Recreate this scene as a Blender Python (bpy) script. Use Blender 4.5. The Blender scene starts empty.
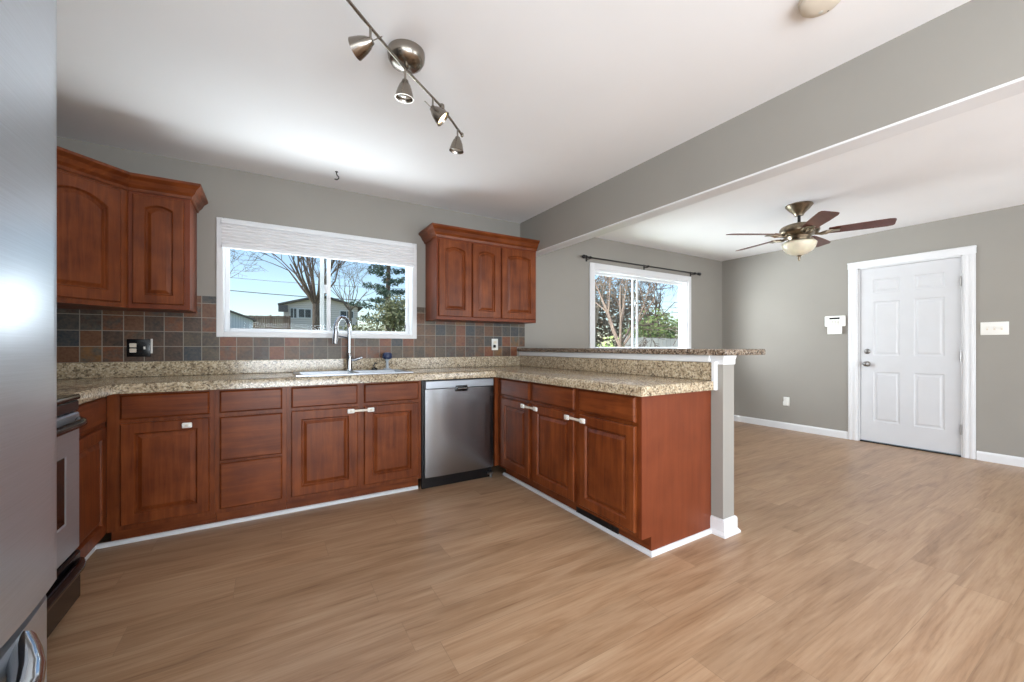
import bpy, bmesh, math, random
from mathutils import Vector, Matrix

scene = bpy.context.scene
COL = scene.collection
R = math.radians
rnd = random.Random(7)

# ------------------------------------------------------------------ camera, world, lights, exposure
cam_d = bpy.data.cameras.new('camera')
cam = bpy.data.objects.new('camera', cam_d)
COL.objects.link(cam)
cam.location = (0, 0, 1.132)
cam.rotation_euler = (R(90), 0, R(-31.07))
cam_d.sensor_width = 36
cam_d.lens = 399.6 / 1024 * 36
cam_d.shift_y = 5.5 / 1024
cam_d.clip_start = 0.02
cam_d.clip_end = 400
scene.camera = cam

vs = scene.view_settings
vs.view_transform = 'Standard'
vs.look = 'None'
vs.gamma = 1
vs.use_curve_mapping = False
vs.exposure = 0.16
scene.cycles.max_bounces = 10
scene.cycles.diffuse_bounces = 6
scene.cycles.caustics_reflective = False
scene.cycles.caustics_refractive = False
scene.cycles.use_denoising = True

world = bpy.data.worlds.new('sky')
scene.world = world
world.use_nodes = True
wn = world.node_tree
wn.nodes.clear()
wo = wn.nodes.new('ShaderNodeOutputWorld')
wb = wn.nodes.new('ShaderNodeBackground')
sky = wn.nodes.new('ShaderNodeTexSky')
sky.sky_type = 'NISHITA'
sky.sun_disc = False
sky.sun_elevation = R(48)
sky.sun_rotation = R(-90)
sky.air_density = 1.0
sky.dust_density = 0.6
sky.ozone_density = 1.2
wb.inputs['Strength'].default_value = 0.205
wn.links.new(sky.outputs['Color'], wb.inputs['Color'])
wn.links.new(wb.outputs['Background'], wo.inputs['Surface'])


def lamp(name, kind, loc, target, energy, color=(1, 1, 1), size=None, **kw):
    d = bpy.data.lights.new(name, kind)
    d.energy = energy
    d.color = color
    if kind == 'AREA':
        d.shape = 'RECTANGLE'
        d.size, d.size_y = size
    for k, v in kw.items():
        setattr(d, k, v)
    o = bpy.data.objects.new(name, d)
    COL.objects.link(o)
    o.location = loc
    v = Vector(target) - Vector(loc)
    o.rotation_euler = v.to_track_quat('-Z', 'Y').to_euler()
    return o


lamp('sun', 'SUN', (-20, 9.5, 22), (0, 5, 0), 3.0, (1.0, 0.95, 0.86), angle=R(0.5))
# added fill lamps at unseen rear wall openings, standing in for daylight
lamp('fill_rear_kitchen', 'AREA', (0.3, -2.72, 1.0), (0.5, 0.3, 4.0), 205, (0.85, 0.93, 1.0), (2.4, 1.9))
lamp('fill_rear_dining', 'AREA', (4.0, -2.72, 1.2), (4.4, 3.0, 3.2), 105, (0.88, 0.94, 1.0), (2.6, 2.0))
# added fill lamp at an invented side opening, brightens beam and entry wall
lamp('fill_left_side', 'AREA', (-1.55, -1.45, 1.2), (3.0, -0.2, 1.6), 80, (0.88, 0.94, 1.0), (1.7, 1.8))
# added fill lamp outside the dining window, brightens the entry wall
lamp('fill_entry_wall', 'AREA', (2.3, 4.5, 2.0), (6.0, 2.9, 0.8), 270, (0.95, 0.97, 1.0), (1.4, 1.3))
# added fill lamps outside the back windows, brighten kitchen ceiling and dining room
lamp('fill_kitchen_ceiling', 'AREA', (0.6, 6.2, 0.0), (0.6, 4.8, 4.0), 520, (0.86, 0.93, 1.0), (7.0, 4.0))
lamp('fill_ceiling_strip', 'AREA', (0.4, 4.5, 0.25), (0.4, 4.1, 2.2), 160, (0.90, 0.95, 1.0), (3.4, 1.0))
lamp('fill_dining_room', 'AREA', (3.2, 6.0, 0.3), (5.2, 3.4, 2.0), 620, (0.90, 0.95, 1.0), (5.0, 3.0))

# ------------------------------------------------------------------ material helpers


def lin(c):
    return tuple(((v / 255) / 12.92 if v / 255 <= .04045 else ((v / 255 + .055) / 1.055) ** 2.4) for v in c) + (1,)


class NT:
    def __init__(self, name):
        self.m = bpy.data.materials.new(name)
        self.m.use_nodes = True
        self.t = self.m.node_tree
        self.t.nodes.clear()
        self.out = self.t.nodes.new('ShaderNodeOutputMaterial')
        self.p = self.t.nodes.new('ShaderNodeBsdfPrincipled')
        self.l(self.p.outputs[0], self.out.inputs[0])

    def n(self, typ, **kw):
        n = self.t.nodes.new(typ)
        for k, v in kw.items():
            setattr(n, k, v)
        return n

    def l(self, a, b):
        self.t.links.new(a, b)

    def coord(self, which='Object', scale=(1, 1, 1), rot=(0, 0, 0), geo=False):
        mp = self.n('ShaderNodeMapping')
        mp.inputs['Scale'].default_value = scale
        mp.inputs['Rotation'].default_value = rot
        if geo:
            g = self.n('ShaderNodeNewGeometry')
            self.l(g.outputs['Position'], mp.inputs[0])
        else:
            tc = self.n('ShaderNodeTexCoord')
            self.l(tc.outputs[which], mp.inputs[0])
        return mp.outputs[0]

    def noise(self, vec, scale, detail=4, rough=.5):
        n = self.n('ShaderNodeTexNoise')
        n.inputs['Scale'].default_value = scale
        n.inputs['Detail'].default_value = detail
        n.inputs['Roughness'].default_value = rough
        self.l(vec, n.inputs['Vector'])
        return n

    def ramp(self, fac, stops, interp='LINEAR'):
        r = self.n('ShaderNodeValToRGB')
        cr = r.color_ramp
        cr.interpolation = interp
        while len(cr.elements) < len(stops):
            cr.elements.new(.5)
        for e, (p, c) in zip(cr.elements, stops):
            e.position = p
            e.color = lin(c)
        self.l(fac, r.inputs[0])
        return r.outputs[0]

    def mix(self, fac, a, b, mode='MIX'):
        n = self.n('ShaderNodeMix', data_type='RGBA', blend_type=mode)
        for sock, v in ((n.inputs[0], fac), (n.inputs[6], a), (n.inputs[7], b)):
            if hasattr(v, 'is_output'):
                self.l(v, sock)
            else:
                sock.default_value = v
        return n.outputs[2]

    def math(self, op, a, b=None):
        n = self.n('ShaderNodeMath', operation=op)
        for s, v in ((n.inputs[0], a), (n.inputs[1], b)):
            if v is None:
                continue
            if hasattr(v, 'is_output'):
                self.l(v, s)
            else:
                s.default_value = v
        return n.outputs[0]

    def bump(self, height, strength=.2, dist=.002):
        b = self.n('ShaderNodeBump')
        b.inputs['Strength'].default_value = strength
        b.inputs['Distance'].default_value = dist
        self.l(height, b.inputs['Height'])
        self.l(b.outputs[0], self.p.inputs['Normal'])

    def set(self, color=None, rough=None, metal=None, **kw):
        p = self.p.inputs
        for k, v in (('Base Color', color), ('Roughness', rough), ('Metallic', metal)):
            if v is None:
                continue
            if hasattr(v, 'is_output'):
                self.l(v, p[k])
            else:
                p[k].default_value = v
        for k, v in kw.items():
            p[k.replace('_', ' ')].default_value = v
        return self


M = {}


def plain(name, c, rough=.5, metal=0, var=.04, scale=6, **kw):
    t = NT(name)
    v = t.noise(t.coord('Object'), scale, 3)
    a = tuple(max(0, x * (1 - var)) for x in c)
    b = tuple(min(255, x * (1 + var)) for x in c)
    t.set(t.ramp(v.outputs['Fac'], [(.3, a), (.7, b)]), rough, metal, **kw)
    M[name] = t.m
    return t


# wall paint with a faint roller texture
t = plain('wall_paint', (151, 147, 140), .75, var=.012, scale=2)
t.bump(t.noise(t.coord('Object'), 220, 2).outputs['Fac'], .05, .001)
t = plain('ceiling_paint', (243, 243, 244), .85, var=.006, scale=2)
t.bump(t.noise(t.coord('Object'), 160, 3).outputs['Fac'], .08, .002)
plain('trim_white', (226, 227, 229), .35, var=.008)
plain('door_white', (208, 209, 212), .38, var=.008)
plain('vinyl_white', (226, 228, 231), .3, var=.006)
plain('plastic_white', (236, 235, 230), .4, var=.01)
plain('plastic_cream', (222, 212, 196), .45, var=.01)
plain('plastic_grey', (120, 120, 118), .4)
plain('black_plastic', (16, 17, 20), .25, var=.1)
plain('black_iron', (24, 22, 22), .4, var=.1)
plain('black_enamel', (14, 15, 19), .12, var=.1)
plain('dark_void', (14, 12, 11), .8, var=.1)
plain('rubber_grey', (60, 60, 60), .6)
plain('blue_plastic', (44, 58, 92), .35, var=.05)
plain('bin_clear', (190, 198, 205), .15, var=.02)
plain('chrome', (186, 189, 194), .09, 1, var=.01)
plain('nickel_dark', (150, 143, 134), .26, 1, var=.05)
plain('antique_brass', (146, 134, 116), .3, 1, var=.12, scale=30)
plain('satin_nickel', (150, 148, 146), .3, 1, var=.03)
plain('alabaster', (232, 224, 200), .3, var=.05, scale=14, Subsurface_Weight=.1)
t = NT('lamp_glow')
t.set(lin((255, 236, 200)), .4, Emission_Color=lin((255, 226, 176)), Emission_Strength=5)
M['lamp_glow'] = t.m
plain('lens_off', (206, 204, 196), .2, var=.02)


def brushed(name, c, rough, sc, met=1):
    t = NT(name)
    v = t.noise(t.coord('Object', scale=sc), 3, 4, .6)
    hi = tuple(min(255, x * 1.03) for x in c)
    lo = tuple(x * .97 for x in c)
    rr = t.n('ShaderNodeMapRange')
    rr.inputs[3].default_value = rough - .02
    rr.inputs[4].default_value = rough + .03
    t.l(v.outputs['Fac'], rr.inputs[0])
    t.set(t.ramp(v.outputs['Fac'], [(.3, lo), (.7, hi)]), rr.outputs[0], met)
    M[name] = t.m


brushed('stainless_fridge', (186, 193, 202), .3, (2, 2, 160), .75)
brushed('stainless_range', (188, 194, 202), .36, (60, 2, 160), .72)
brushed('stainless_dish', (150, 151, 154), .24, (2, 60, 130))
brushed('stainless_sink', (168, 172, 178), .3, (60, 4, 4))


def wood(name, horiz=False, axis='z', base=((68, 28, 12), (110, 52, 22), (142, 76, 37)), rough=.36):
    t = NT(name)
    s = {'z': (22, 22, 1.6), 'x': (1.6, 22, 22), 'y': (22, 1.6, 22)}[axis]
    oi = t.n('ShaderNodeObjectInfo')
    vec = t.coord('Object', scale=s)
    add = t.n('ShaderNodeVectorMath', operation='ADD')
    sc = t.n('ShaderNodeVectorMath', operation='SCALE')
    t.l(oi.outputs['Location'], sc.inputs[0])
    sc.inputs['Scale'].default_value = 7.3
    t.l(vec, add.inputs[0])
    t.l(sc.outputs[0], add.inputs[1])
    g = t.noise(add.outputs[0], 1.6, 6, .6)
    g.inputs['Distortion'].default_value = .6
    blotch = t.noise(t.coord('Object', scale=(1, 1, 1)), 7, 3)
    c = t.ramp(g.outputs['Fac'], [(.25, base[0]), (.5, base[1]), (.78, base[2])])
    c2 = t.mix(.35, c, t.ramp(blotch.outputs['Fac'], [(.3, base[0]), (.7, base[2])]))
    t.set(c2, rough, Coat_Weight=.05, Coat_Roughness=.2, Specular_IOR_Level=.25)
    t.bump(g.outputs['Fac'], .06, .001)
    M[name] = t.m


wood('cherry_vertical', axis='z')
wood('cherry_across_x', axis='x')
wood('cherry_across_y', axis='y')
wood('cherry_panel', axis='z', base=((100, 46, 25), (114, 54, 29), (125, 62, 35)), rough=.4)
wood('cherry_dark', axis='x', base=((60, 27, 16), (78, 37, 22), (92, 46, 28)), rough=.5)
wood('blade_wood', axis='x', base=((80, 42, 34), (98, 54, 44), (114, 66, 56)), rough=.35)
wood('blade_dark', axis='x', base=((62, 40, 34), (80, 54, 46), (92, 64, 54)), rough=.35)

# granite: beige ground with brown and black grains
t = NT('granite')
vec = t.coord('Object')
vo = t.n('ShaderNodeTexVoronoi')
vo.inputs['Scale'].default_value = 115
t.l(vec, vo.inputs['Vector'])
sep = t.n('ShaderNodeSeparateColor')
t.l(vo.outputs['Color'], sep.inputs[0])
cells = t.ramp(sep.outputs[0], [(0, (62, 54, 48)), (.14, (126, 108, 88)), (.30, (172, 152, 126)), (.48, (190, 173, 147)),
                                (.68, (208, 196, 172)), (.88, (150, 134, 114))], 'CONSTANT')
cl = t.noise(vec, 26, 4, .6)
c = t.mix(.35, cells, t.ramp(cl.outputs['Fac'], [(.3, (120, 100, 78)), (.55, (202, 184, 152)), (.75, (218, 206, 184))]))
t.set(c, .16)
M['granite'] = t.m

t = NT('granite_dark')
vec = t.coord('Object')
vo = t.n('ShaderNodeTexVoronoi')
vo.inputs['Scale'].default_value = 125
t.l(vec, vo.inputs['Vector'])
sep = t.n('ShaderNodeSeparateColor')
t.l(vo.outputs['Color'], sep.inputs[0])
cells = t.ramp(sep.outputs[0], [(0, (52, 44, 38)), (.15, (98, 82, 68)), (.42, (132, 114, 98)), (.66, (148, 132, 116)),
                                (.88, (164, 152, 138))], 'CONSTANT')
t.set(cells, .18)
M['granite_dark'] = t.m

# slate tiles with grout
t = NT('slate_tiles')
g = t.n('ShaderNodeNewGeometry')
sx = t.n('ShaderNodeSeparateXYZ')
t.l(g.outputs['Position'], sx.inputs[0])
TS = .1046
fx = t.math('DIVIDE', t.math('ADD', sx.outputs[0], 5.035), TS)
fz = t.math('DIVIDE', t.math('SUBTRACT', sx.outputs[2], 1.028 - 10 * TS), TS)
ix, iz = t.math('FLOOR', fx), t.math('FLOOR', fz)
cmb = t.n('ShaderNodeCombineXYZ')
t.l(ix, cmb.inputs[0])
t.l(iz, cmb.inputs[1])
wnz = t.n('ShaderNodeTexWhiteNoise', noise_dimensions='3D')
t.l(cmb.outputs[0], wnz.inputs['Vector'])
pal = t.ramp(wnz.outputs['Value'], [(0, (67, 57, 47)), (.10, (103, 63, 37)), (.2, (49, 57, 60)), (.28, (121, 67, 33)), (.38, (77, 55, 43)), (.48, (106, 73, 45)),
                                    (.58, (34, 51, 63)), (.66, (83, 75, 60)), (.74, (114, 55, 33)), (.84, (67, 47, 42)), (.93, (128, 86, 41))], 'CONSTANT')
pal2 = t.ramp(wnz.outputs['Value'], [(0, (107, 67, 41)), (.2, (66, 64, 60)), (.38, (51, 44, 41)), (.58, (41, 55, 61)), (.66, (56, 47, 42)), (.74, (132, 77, 36)), (.85, (73, 80, 76))], 'CONSTANT')
off = t.n('ShaderNodeVectorMath', operation='ADD')
t.l(g.outputs['Position'], off.inputs[0])
t.l(wnz.outputs['Color'], off.inputs[1])
n1 = t.noise(off.outputs[0], 14, 6, .65)
m1 = t.n('ShaderNodeMapRange')
m1.inputs[1].default_value = .42
m1.inputs[2].default_value = .66
t.l(n1.outputs['Fac'], m1.inputs[0])
n2 = t.noise(off.outputs[0], 60, 4, .6)
body = t.mix(m1.outputs[0], pal, pal2)
body = t.mix(.25, body, t.ramp(n2.outputs['Fac'], [(.32, (34, 30, 28)), (.7, (140, 112, 86))]))


def edge(f):
    fr = t.math('FRACT', f)
    return t.math('MINIMUM', fr, t.math('SUBTRACT', 1.0, fr))


ed = t.math('MINIMUM', edge(fx), edge(fz))
isg = t.math('LESS_THAN', ed, .022)
t.set(t.mix(isg, body, lin((142, 134, 122))), .42)
hh = t.math('ADD', t.math('MULTIPLY', n1.outputs['Fac'], .4), t.math('MULTIPLY', t.math('GREATER_THAN', ed, .03), 1.0))
t.bump(hh, .35, .003)
M['slate_tiles'] = t.m

# floor: light oak planks running along x
t = NT('oak_planks')
gp = t.n('ShaderNodeNewGeometry')
gs = t.n('ShaderNodeSeparateXYZ')
t.l(gp.outputs['Position'], gs.inputs[0])
row = t.math('FLOOR', t.math('DIVIDE', gs.outputs[1], .182))
rw = t.n('ShaderNodeTexWhiteNoise', noise_dimensions='1D')
t.l(row, rw.inputs['W'])
gc = t.n('ShaderNodeCombineXYZ')
t.l(t.math('ADD', gs.outputs[0], t.math('MULTIPLY', rw.outputs['Value'], 1.32)), gc.inputs[0])
t.l(gs.outputs[1], gc.inputs[1])
vec = gc.outputs[0]
br = t.n('ShaderNodeTexBrick')
br.offset = 0
br.inputs['Scale'].default_value = 1
br.inputs['Brick Width'].default_value = 1.32
br.inputs['Row Height'].default_value = .182
br.inputs['Mortar Size'].default_value = .0012
br.inputs['Mortar Smooth'].default_value = .1
br.inputs['Bias'].default_value = 0
br.inputs['Color1'].default_value = (0, 0, 0, 1)
br.inputs['Color2'].default_value = (1, 1, 1, 1)
br.inputs['Mortar'].default_value = (.5, .5, .5, 1)
t.l(vec, br.inputs['Vector'])
sc2 = t.n('ShaderNodeVectorMath', operation='SCALE')
t.l(br.outputs['Color'], sc2.inputs[0])
sc2.inputs['Scale'].default_value = 9
mp = t.coord(geo=True, scale=(.9, 9, 1))
ad = t.n('ShaderNodeVectorMath', operation='ADD')
t.l(mp, ad.inputs[0])
t.l(sc2.outputs[0], ad.inputs[1])
gr = t.noise(ad.outputs[0], 1.5, 7, .62)
gr.inputs['Distortion'].default_value = 1.0
mp2 = t.coord(geo=True, scale=(2.4, 60, 1))
gf = t.noise(mp2, 1.6, 4, .6)
base = t.ramp(gr.outputs['Fac'], [(.27, (130, 95, 66)), (.42, (170, 134, 102)), (.58, (190, 157, 126)), (.78, (206, 177, 147))])
fine = t.ramp(gf.outputs['Fac'], [(.3, (112, 80, 56)), (.46, (172, 138, 108)), (.7, (196, 166, 138))])
c = t.mix(.32, base, fine)
tone = t.ramp(br.outputs['Color'], [(0, (238, 236, 233)), (.5, (247, 246, 244)), (1, (255, 254, 252))])
c = t.mix(1.0, c, tone, 'MULTIPLY')
# knots
vk = t.n('ShaderNodeTexVoronoi')
vk.inputs['Scale'].default_value = 1.0
t.l(t.coord(geo=True, scale=(1.1, 3.6, 1)), vk.inputs['Vector'])
kn = t.n('ShaderNodeMapRange')
kn.inputs[1].default_value = .03
kn.inputs[2].default_value = .16
kn.inputs[3].default_value = .5
kn.inputs[4].default_value = 0
t.l(vk.outputs['Distance'], kn.inputs[0])
c = t.mix(kn.outputs[0], c, lin((128, 92, 62)))
c = t.mix(t.math('MULTIPLY', br.outputs['Fac'], .45), c, lin((124, 96, 72)))
rr = t.n('ShaderNodeMapRange')
rr.inputs[3].default_value = .3
rr.inputs[4].default_value = .42
t.l(gr.outputs['Fac'], rr.inputs[0])
t.set(c, rr.outputs[0])
t.bump(gf.outputs['Fac'], .05, .0008)
M['oak_planks'] = t.m

# window glass: clear with a weak mirror
t = NT('window_glass')
t.t.nodes.remove(t.p)
tr = t.n('ShaderNodeBsdfTransparent')
tr.inputs[0].default_value = (.96, .98, .98, 1)
gl = t.n('ShaderNodeBsdfGlossy')
gl.inputs['Roughness'].default_value = .02
lw = t.n('ShaderNodeLayerWeight')
lw.inputs['Blend'].default_value = .5
fr_ = t.math('ADD', .006, t.math('MULTIPLY', t.math('POWER', lw.outputs['Facing'], 4.0), .5))
mx = t.n('ShaderNodeMixShader')
t.l(fr_, mx.inputs[0])
t.l(tr.outputs[0], mx.inputs[1])
t.l(gl.outputs[0], mx.inputs[2])
t.l(mx.outputs[0], t.out.inputs[0])
M['window_glass'] = t.m

# blind fabric
t = NT('shade_fabric')
nz = t.noise(t.coord('Object', scale=(3, 3, 60)), 5, 4)
t.set(t.ramp(nz.outputs['Fac'], [(.3, (212, 212, 214)), (.7, (232, 232, 234))]), .8)
M['shade_fabric'] = t.m

# outdoors
t = NT('lawn')
a1 = t.noise(t.coord('Object'), 2.2, 5)
a2 = t.noise(t.coord('Object'), 40, 4)
t.set(t.mix(.4, t.ramp(a1.outputs['Fac'], [(.3, (104, 118, 66)), (.7, (146, 144, 92))]),
            t.ramp(a2.outputs['Fac'], [(.3, (86, 96, 54)), (.7, (168, 164, 116))])), .9)
M['lawn'] = t.m


def bark(name, a, b):
    t = NT(name)
    nz = t.noise(t.coord('Object', scale=(8, 8, 1.5)), 4, 6)
    t.set(t.ramp(nz.outputs['Fac'], [(.3, a), (.7, b)]), .9)
    t.bump(nz.outputs['Fac'], .4, .02)
    M[name] = t.m


bark('bark_brown', (84, 70, 62), (142, 122, 108))
bark('bark_grey', (92, 84, 76), (150, 138, 124))


def leaf(name, a, b, c3):
    t = NT(name)
    oi = t.noise(t.coord('Object'), 9, 3)
    t.set(t.ramp(oi.outputs['Fac'], [(.3, a), (.5, b), (.7, c3)]), .6)
    M[name] = t.m


leaf('leaf_evergreen', (52, 72, 62), (82, 106, 88), (116, 134, 112))
leaf('leaf_olive', (92, 98, 66), (132, 134, 94), (184, 182, 140))
leaf('leaf_spring', (92, 120, 58), (132, 150, 82), (172, 178, 116))
leaf('leaf_dry', (128, 108, 84), (158, 138, 112), (184, 168, 140))
t = NT('siding_white')
wv = t.n('ShaderNodeTexWave', bands_direction='Z')
wv.inputs['Scale'].default_value = 1.6
t.l(t.coord('Object'), wv.inputs[0])
t.set(t.ramp(wv.outputs['Fac'], [(.05, (196, 188, 182)), (.3, (226, 218, 212))]), .7)
M['siding_white'] = t.m
t = NT('siding_blue')
wv = t.n('ShaderNodeTexWave', bands_direction='X')
wv.inputs['Scale'].default_value = 2.2
t.l(t.coord('Object'), wv.inputs[0])
t.set(t.ramp(wv.outputs['Fac'], [(.05, (196, 204, 214)), (.3, (220, 226, 232))]), .6)
M['siding_blue'] = t.m
plain('shingle_grey', (104, 98, 96), .9, var=.2, scale=20)
plain('fence_wood', (112, 88, 72), .85, var=.25, scale=4)
plain('fence_white', (214, 208, 200), .7, var=.06, scale=4)
plain('house_glass', (62, 68, 74), .1, var=.1)
plain('wire_black', (58, 60, 66), .6)

# ------------------------------------------------------------------ mesh helpers


class MB:
    def __init__(self):
        self.v, self.f = [], []

    def add(self, vs_, fs_):
        b = len(self.v)
        self.v += [tuple(p) for p in vs_]
        self.f += [tuple(i + b for i in q) for q in fs_]
        return self

    def frombm(self, bm, mat=None):
        bm.verts.index_update()
        self.add([(mat @ v.co if mat else v.co) for v in bm.verts], [[v.index for v in f.verts] for f in bm.faces])
        bm.free()
        return self

    def box(self, x0, x1, y0, y1, z0, z1, bev=0, mat=None, seg=1):
        bm = bmesh.new()
        bmesh.ops.create_cube(bm, size=1)
        for v in bm.verts:
            v.co = Vector(((x0 + x1) / 2 + v.co.x * (x1 - x0), (y0 + y1) / 2 + v.co.y * (y1 - y0), (z0 + z1) / 2 + v.co.z * (z1 - z0)))
        if bev:
            bmesh.ops.bevel(bm, geom=bm.edges[:], offset=bev, segments=seg, affect='EDGES', profile=.5)
        return self.frombm(bm, mat)

    def tube(self, pts, rad, n=10, cap=True):
        pts = [Vector(p) for p in pts]
        rs = rad if isinstance(rad, (list, tuple)) else [rad] * len(pts)
        rings, up = [], None
        vsl = []
        for i, p in enumerate(pts):
            d = (pts[min(i + 1, len(pts) - 1)] - pts[max(i - 1, 0)]).normalized()
            if up is None:
                up = d.orthogonal().normalized()
            up = (up - d * up.dot(d))
            up = up.normalized() if up.length > 1e-5 else d.orthogonal().normalized()
            s = d.cross(up)
            for k in range(n):
                a = 2 * math.pi * k / n
                vsl.append(p + (up * math.cos(a) + s * math.sin(a)) * rs[i])
        fs_ = []
        for i in range(len(pts) - 1):
            for k in range(n):
                a, b = i * n + k, i * n + (k + 1) % n
                fs_.append((a, b, b + n, a + n))
        if cap:
            fs_.append(tuple(range(n))[::-1])
            fs_.append(tuple((len(pts) - 1) * n + k for k in range(n)))
        return self.add(vsl, fs_)

    def lathe(self, prof, n=28, mat=None, cap=True):
        vsl, fs_ = [], []
        for r, z in prof:
            for k in range(n):
                a = 2 * math.pi * k / n
                p = Vector((r * math.cos(a), r * math.sin(a), z))
                vsl.append(mat @ p if mat else p)
        for i in range(len(prof) - 1):
            for k in range(n):
                a, b = i * n + k, i * n + (k + 1) % n
                fs_.append((a, b, b + n, a + n))
        if cap:
            fs_.append(tuple(range(n))[::-1])
            fs_.append(tuple((len(prof) - 1) * n + k for k in range(n)))
        return self.add(vsl, fs_)

    def prism(self, poly, z0, z1):
        n = len(poly)
        v = [(p[0], p[1], z0) for p in poly] + [(p[0], p[1], z1) for p in poly]
        f = [tuple(range(n))[::-1], tuple(range(n, 2 * n))] + [(i, (i + 1) % n, n + (i + 1) % n, n + i) for i in range(n)]
        return self.add(v, f)

    def sweep(self, path, prof, closed=False, z=0):
        """sweep a (out, up) profile along xy path points with mitred corners; out = right of the direction of travel"""
        P = [Vector((p[0], p[1])) for p in path]
        n, m = len(P), len(prof)
        vsl, fs_ = [], []
        for i, p in enumerate(P):
            if closed or 0 < i < n - 1:
                d0, d1 = (p - P[i - 1]).normalized(), (P[(i + 1) % n] - p).normalized()
            elif i == 0:
                d0 = d1 = (P[1] - p).normalized()
            else:
                d0 = d1 = (p - P[i - 1]).normalized()
            n0, n1 = Vector((d0.y, -d0.x)), Vector((d1.y, -d1.x))
            mm = (n0 + n1).normalized()
            mm = mm / max(.2, mm.dot(n0))
            for o, u in prof:
                vsl.append((p.x + mm.x * o, p.y + mm.y * o, z + u))
        for i in range(n if closed else n - 1):
            j = (i + 1) % n
            for k in range(m):
                k2 = (k + 1) % m
                fs_.append((i * m + k, j * m + k, j * m + k2, i * m + k2))
        if not closed:
            fs_.append(tuple(range(m)))
            fs_.append(tuple((n - 1) * m + k for k in range(m))[::-1])
        return self.add(vsl, fs_)

    def mapped(self, fn):
        self.v = [tuple(fn(*p)) for p in self.v]
        return self

    def build(self, name, mat, parent=None, smooth=None, origin=None):
        me = bpy.data.meshes.new(name)
        o = bpy.data.objects.new(name, me)
        COL.objects.link(o)
        if parent is not None:
            off = Vector((0, 0, 0))
            q = parent
            while q:
                off += Vector(q.location)
                q = q.parent
            o.parent = parent
        elif origin is not None:
            off = Vector(origin)
            o.location = off
        else:
            xs, ys, zs = zip(*self.v)
            off = Vector(((min(xs) + max(xs)) / 2, (min(ys) + max(ys)) / 2, min(zs)))
            o.location = off
        me.from_pydata([tuple(Vector(p) - off) for p in self.v], [], self.f)
        bm = bmesh.new()
        bm.from_mesh(me)
        bmesh.ops.recalc_face_normals(bm, faces=bm.faces[:])
        bm.to_mesh(me)
        bm.free()
        me.materials.append(M[mat] if isinstance(mat, str) else mat)
        if smooth:
            me.shade_smooth()
            me.set_sharp_from_angle(angle=R(smooth))
        me.update()
        return o


def empty(name, loc, label, cat, group=None):
    o = bpy.data.objects.new(name, None)
    COL.objects.link(o)
    o.location = loc
    o.empty_display_size = .1
    return tag(o, label, cat, group)


def tag(o, label, cat, group=None):
    o['label'] = label
    o['category'] = cat
    if group:
        o['group'] = group
    return o


def struct(o, label=None):
    o['kind'] = 'structure'
    if label:
        o['label'] = label
    return o


def sempty(name, loc, label=None):
    o = bpy.data.objects.new(name, None)
    COL.objects.link(o)
    o.location = loc
    return struct(o, label)


def loop_panel(mb, loops, mp):
    """loops: list of point rings (u,v,w); bridges them and fills the last"""
    n = len(loops[0])
    vsl = [mp(*p) for L in loops for p in L]
    fs_ = []
    for i in range(len(loops) - 1):
        for k in range(n):
            a, b = i * n + k, i * n + (k + 1) % n
            fs_.append((a, b, b + n, a + n))
    b = (len(loops) - 1) * n
    fs_.append(tuple(b + k for k in range(n)))
    mb.add(vsl, fs_)


def ring(u0, u1, v0, v1, w, rise=0, n=12):
    pts = [(u0, v0, w), (u1, v0, w)]
    for i in range(n + 1):
        s = i / n
        u = u1 + (u0 - u1) * s
        v = v1 - rise * (2 * s - 1) ** 2
        pts.append((u, v, w))
    return pts


def cab_door(mp, u0, u1, v0, v1, th=.02, fr=.058, rise=0):
    """raised panel door lying on w=0"""
    mb = MB()
    L = [ring(u0, u1, v0, v1, 0), ring(u0, u1, v0, v1, th - .005), ring(u0 + .005, u1 - .005, v0 + .005, v1 - .005, th)]
    i = fr
    L += [ring(u0 + i, u1 - i, v0 + i, v1 - i, th, rise), ring(u0 + i + .004, u1 - i - .004, v0 + i + .004, v1 - i - .004, th - .004, rise),
          ring(u0 + i + .009, u1 - i - .009, v0 + i + .009, v1 - i - .009, th - .013, rise),
          ring(u0 + i + .014, u1 - i - .014, v0 + i + .014, v1 - i - .014, th - .013, rise),
          ring(u0 + i + .034, u1 - i - .034, v0 + i + .034, v1 - i - .034, th - .003, rise)]
    loop_panel(mb, L, mp)
    return mb


def slab_front(mp, u0, u1, v0, v1, th=.02):
    mb = MB()
    loop_panel(mb, [ring(u0, u1, v0, v1, 0, 0, 2), ring(u0, u1, v0, v1, th - .008, 0, 2), ring(u0 + .004, u1 - .004, v0 + .004, v1 - .004, th - .004, 0, 2),
                    ring(u0 + .009, u1 - .009, v0 + .009, v1 - .009, th, 0, 2)], mp)
    return mb


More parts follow.
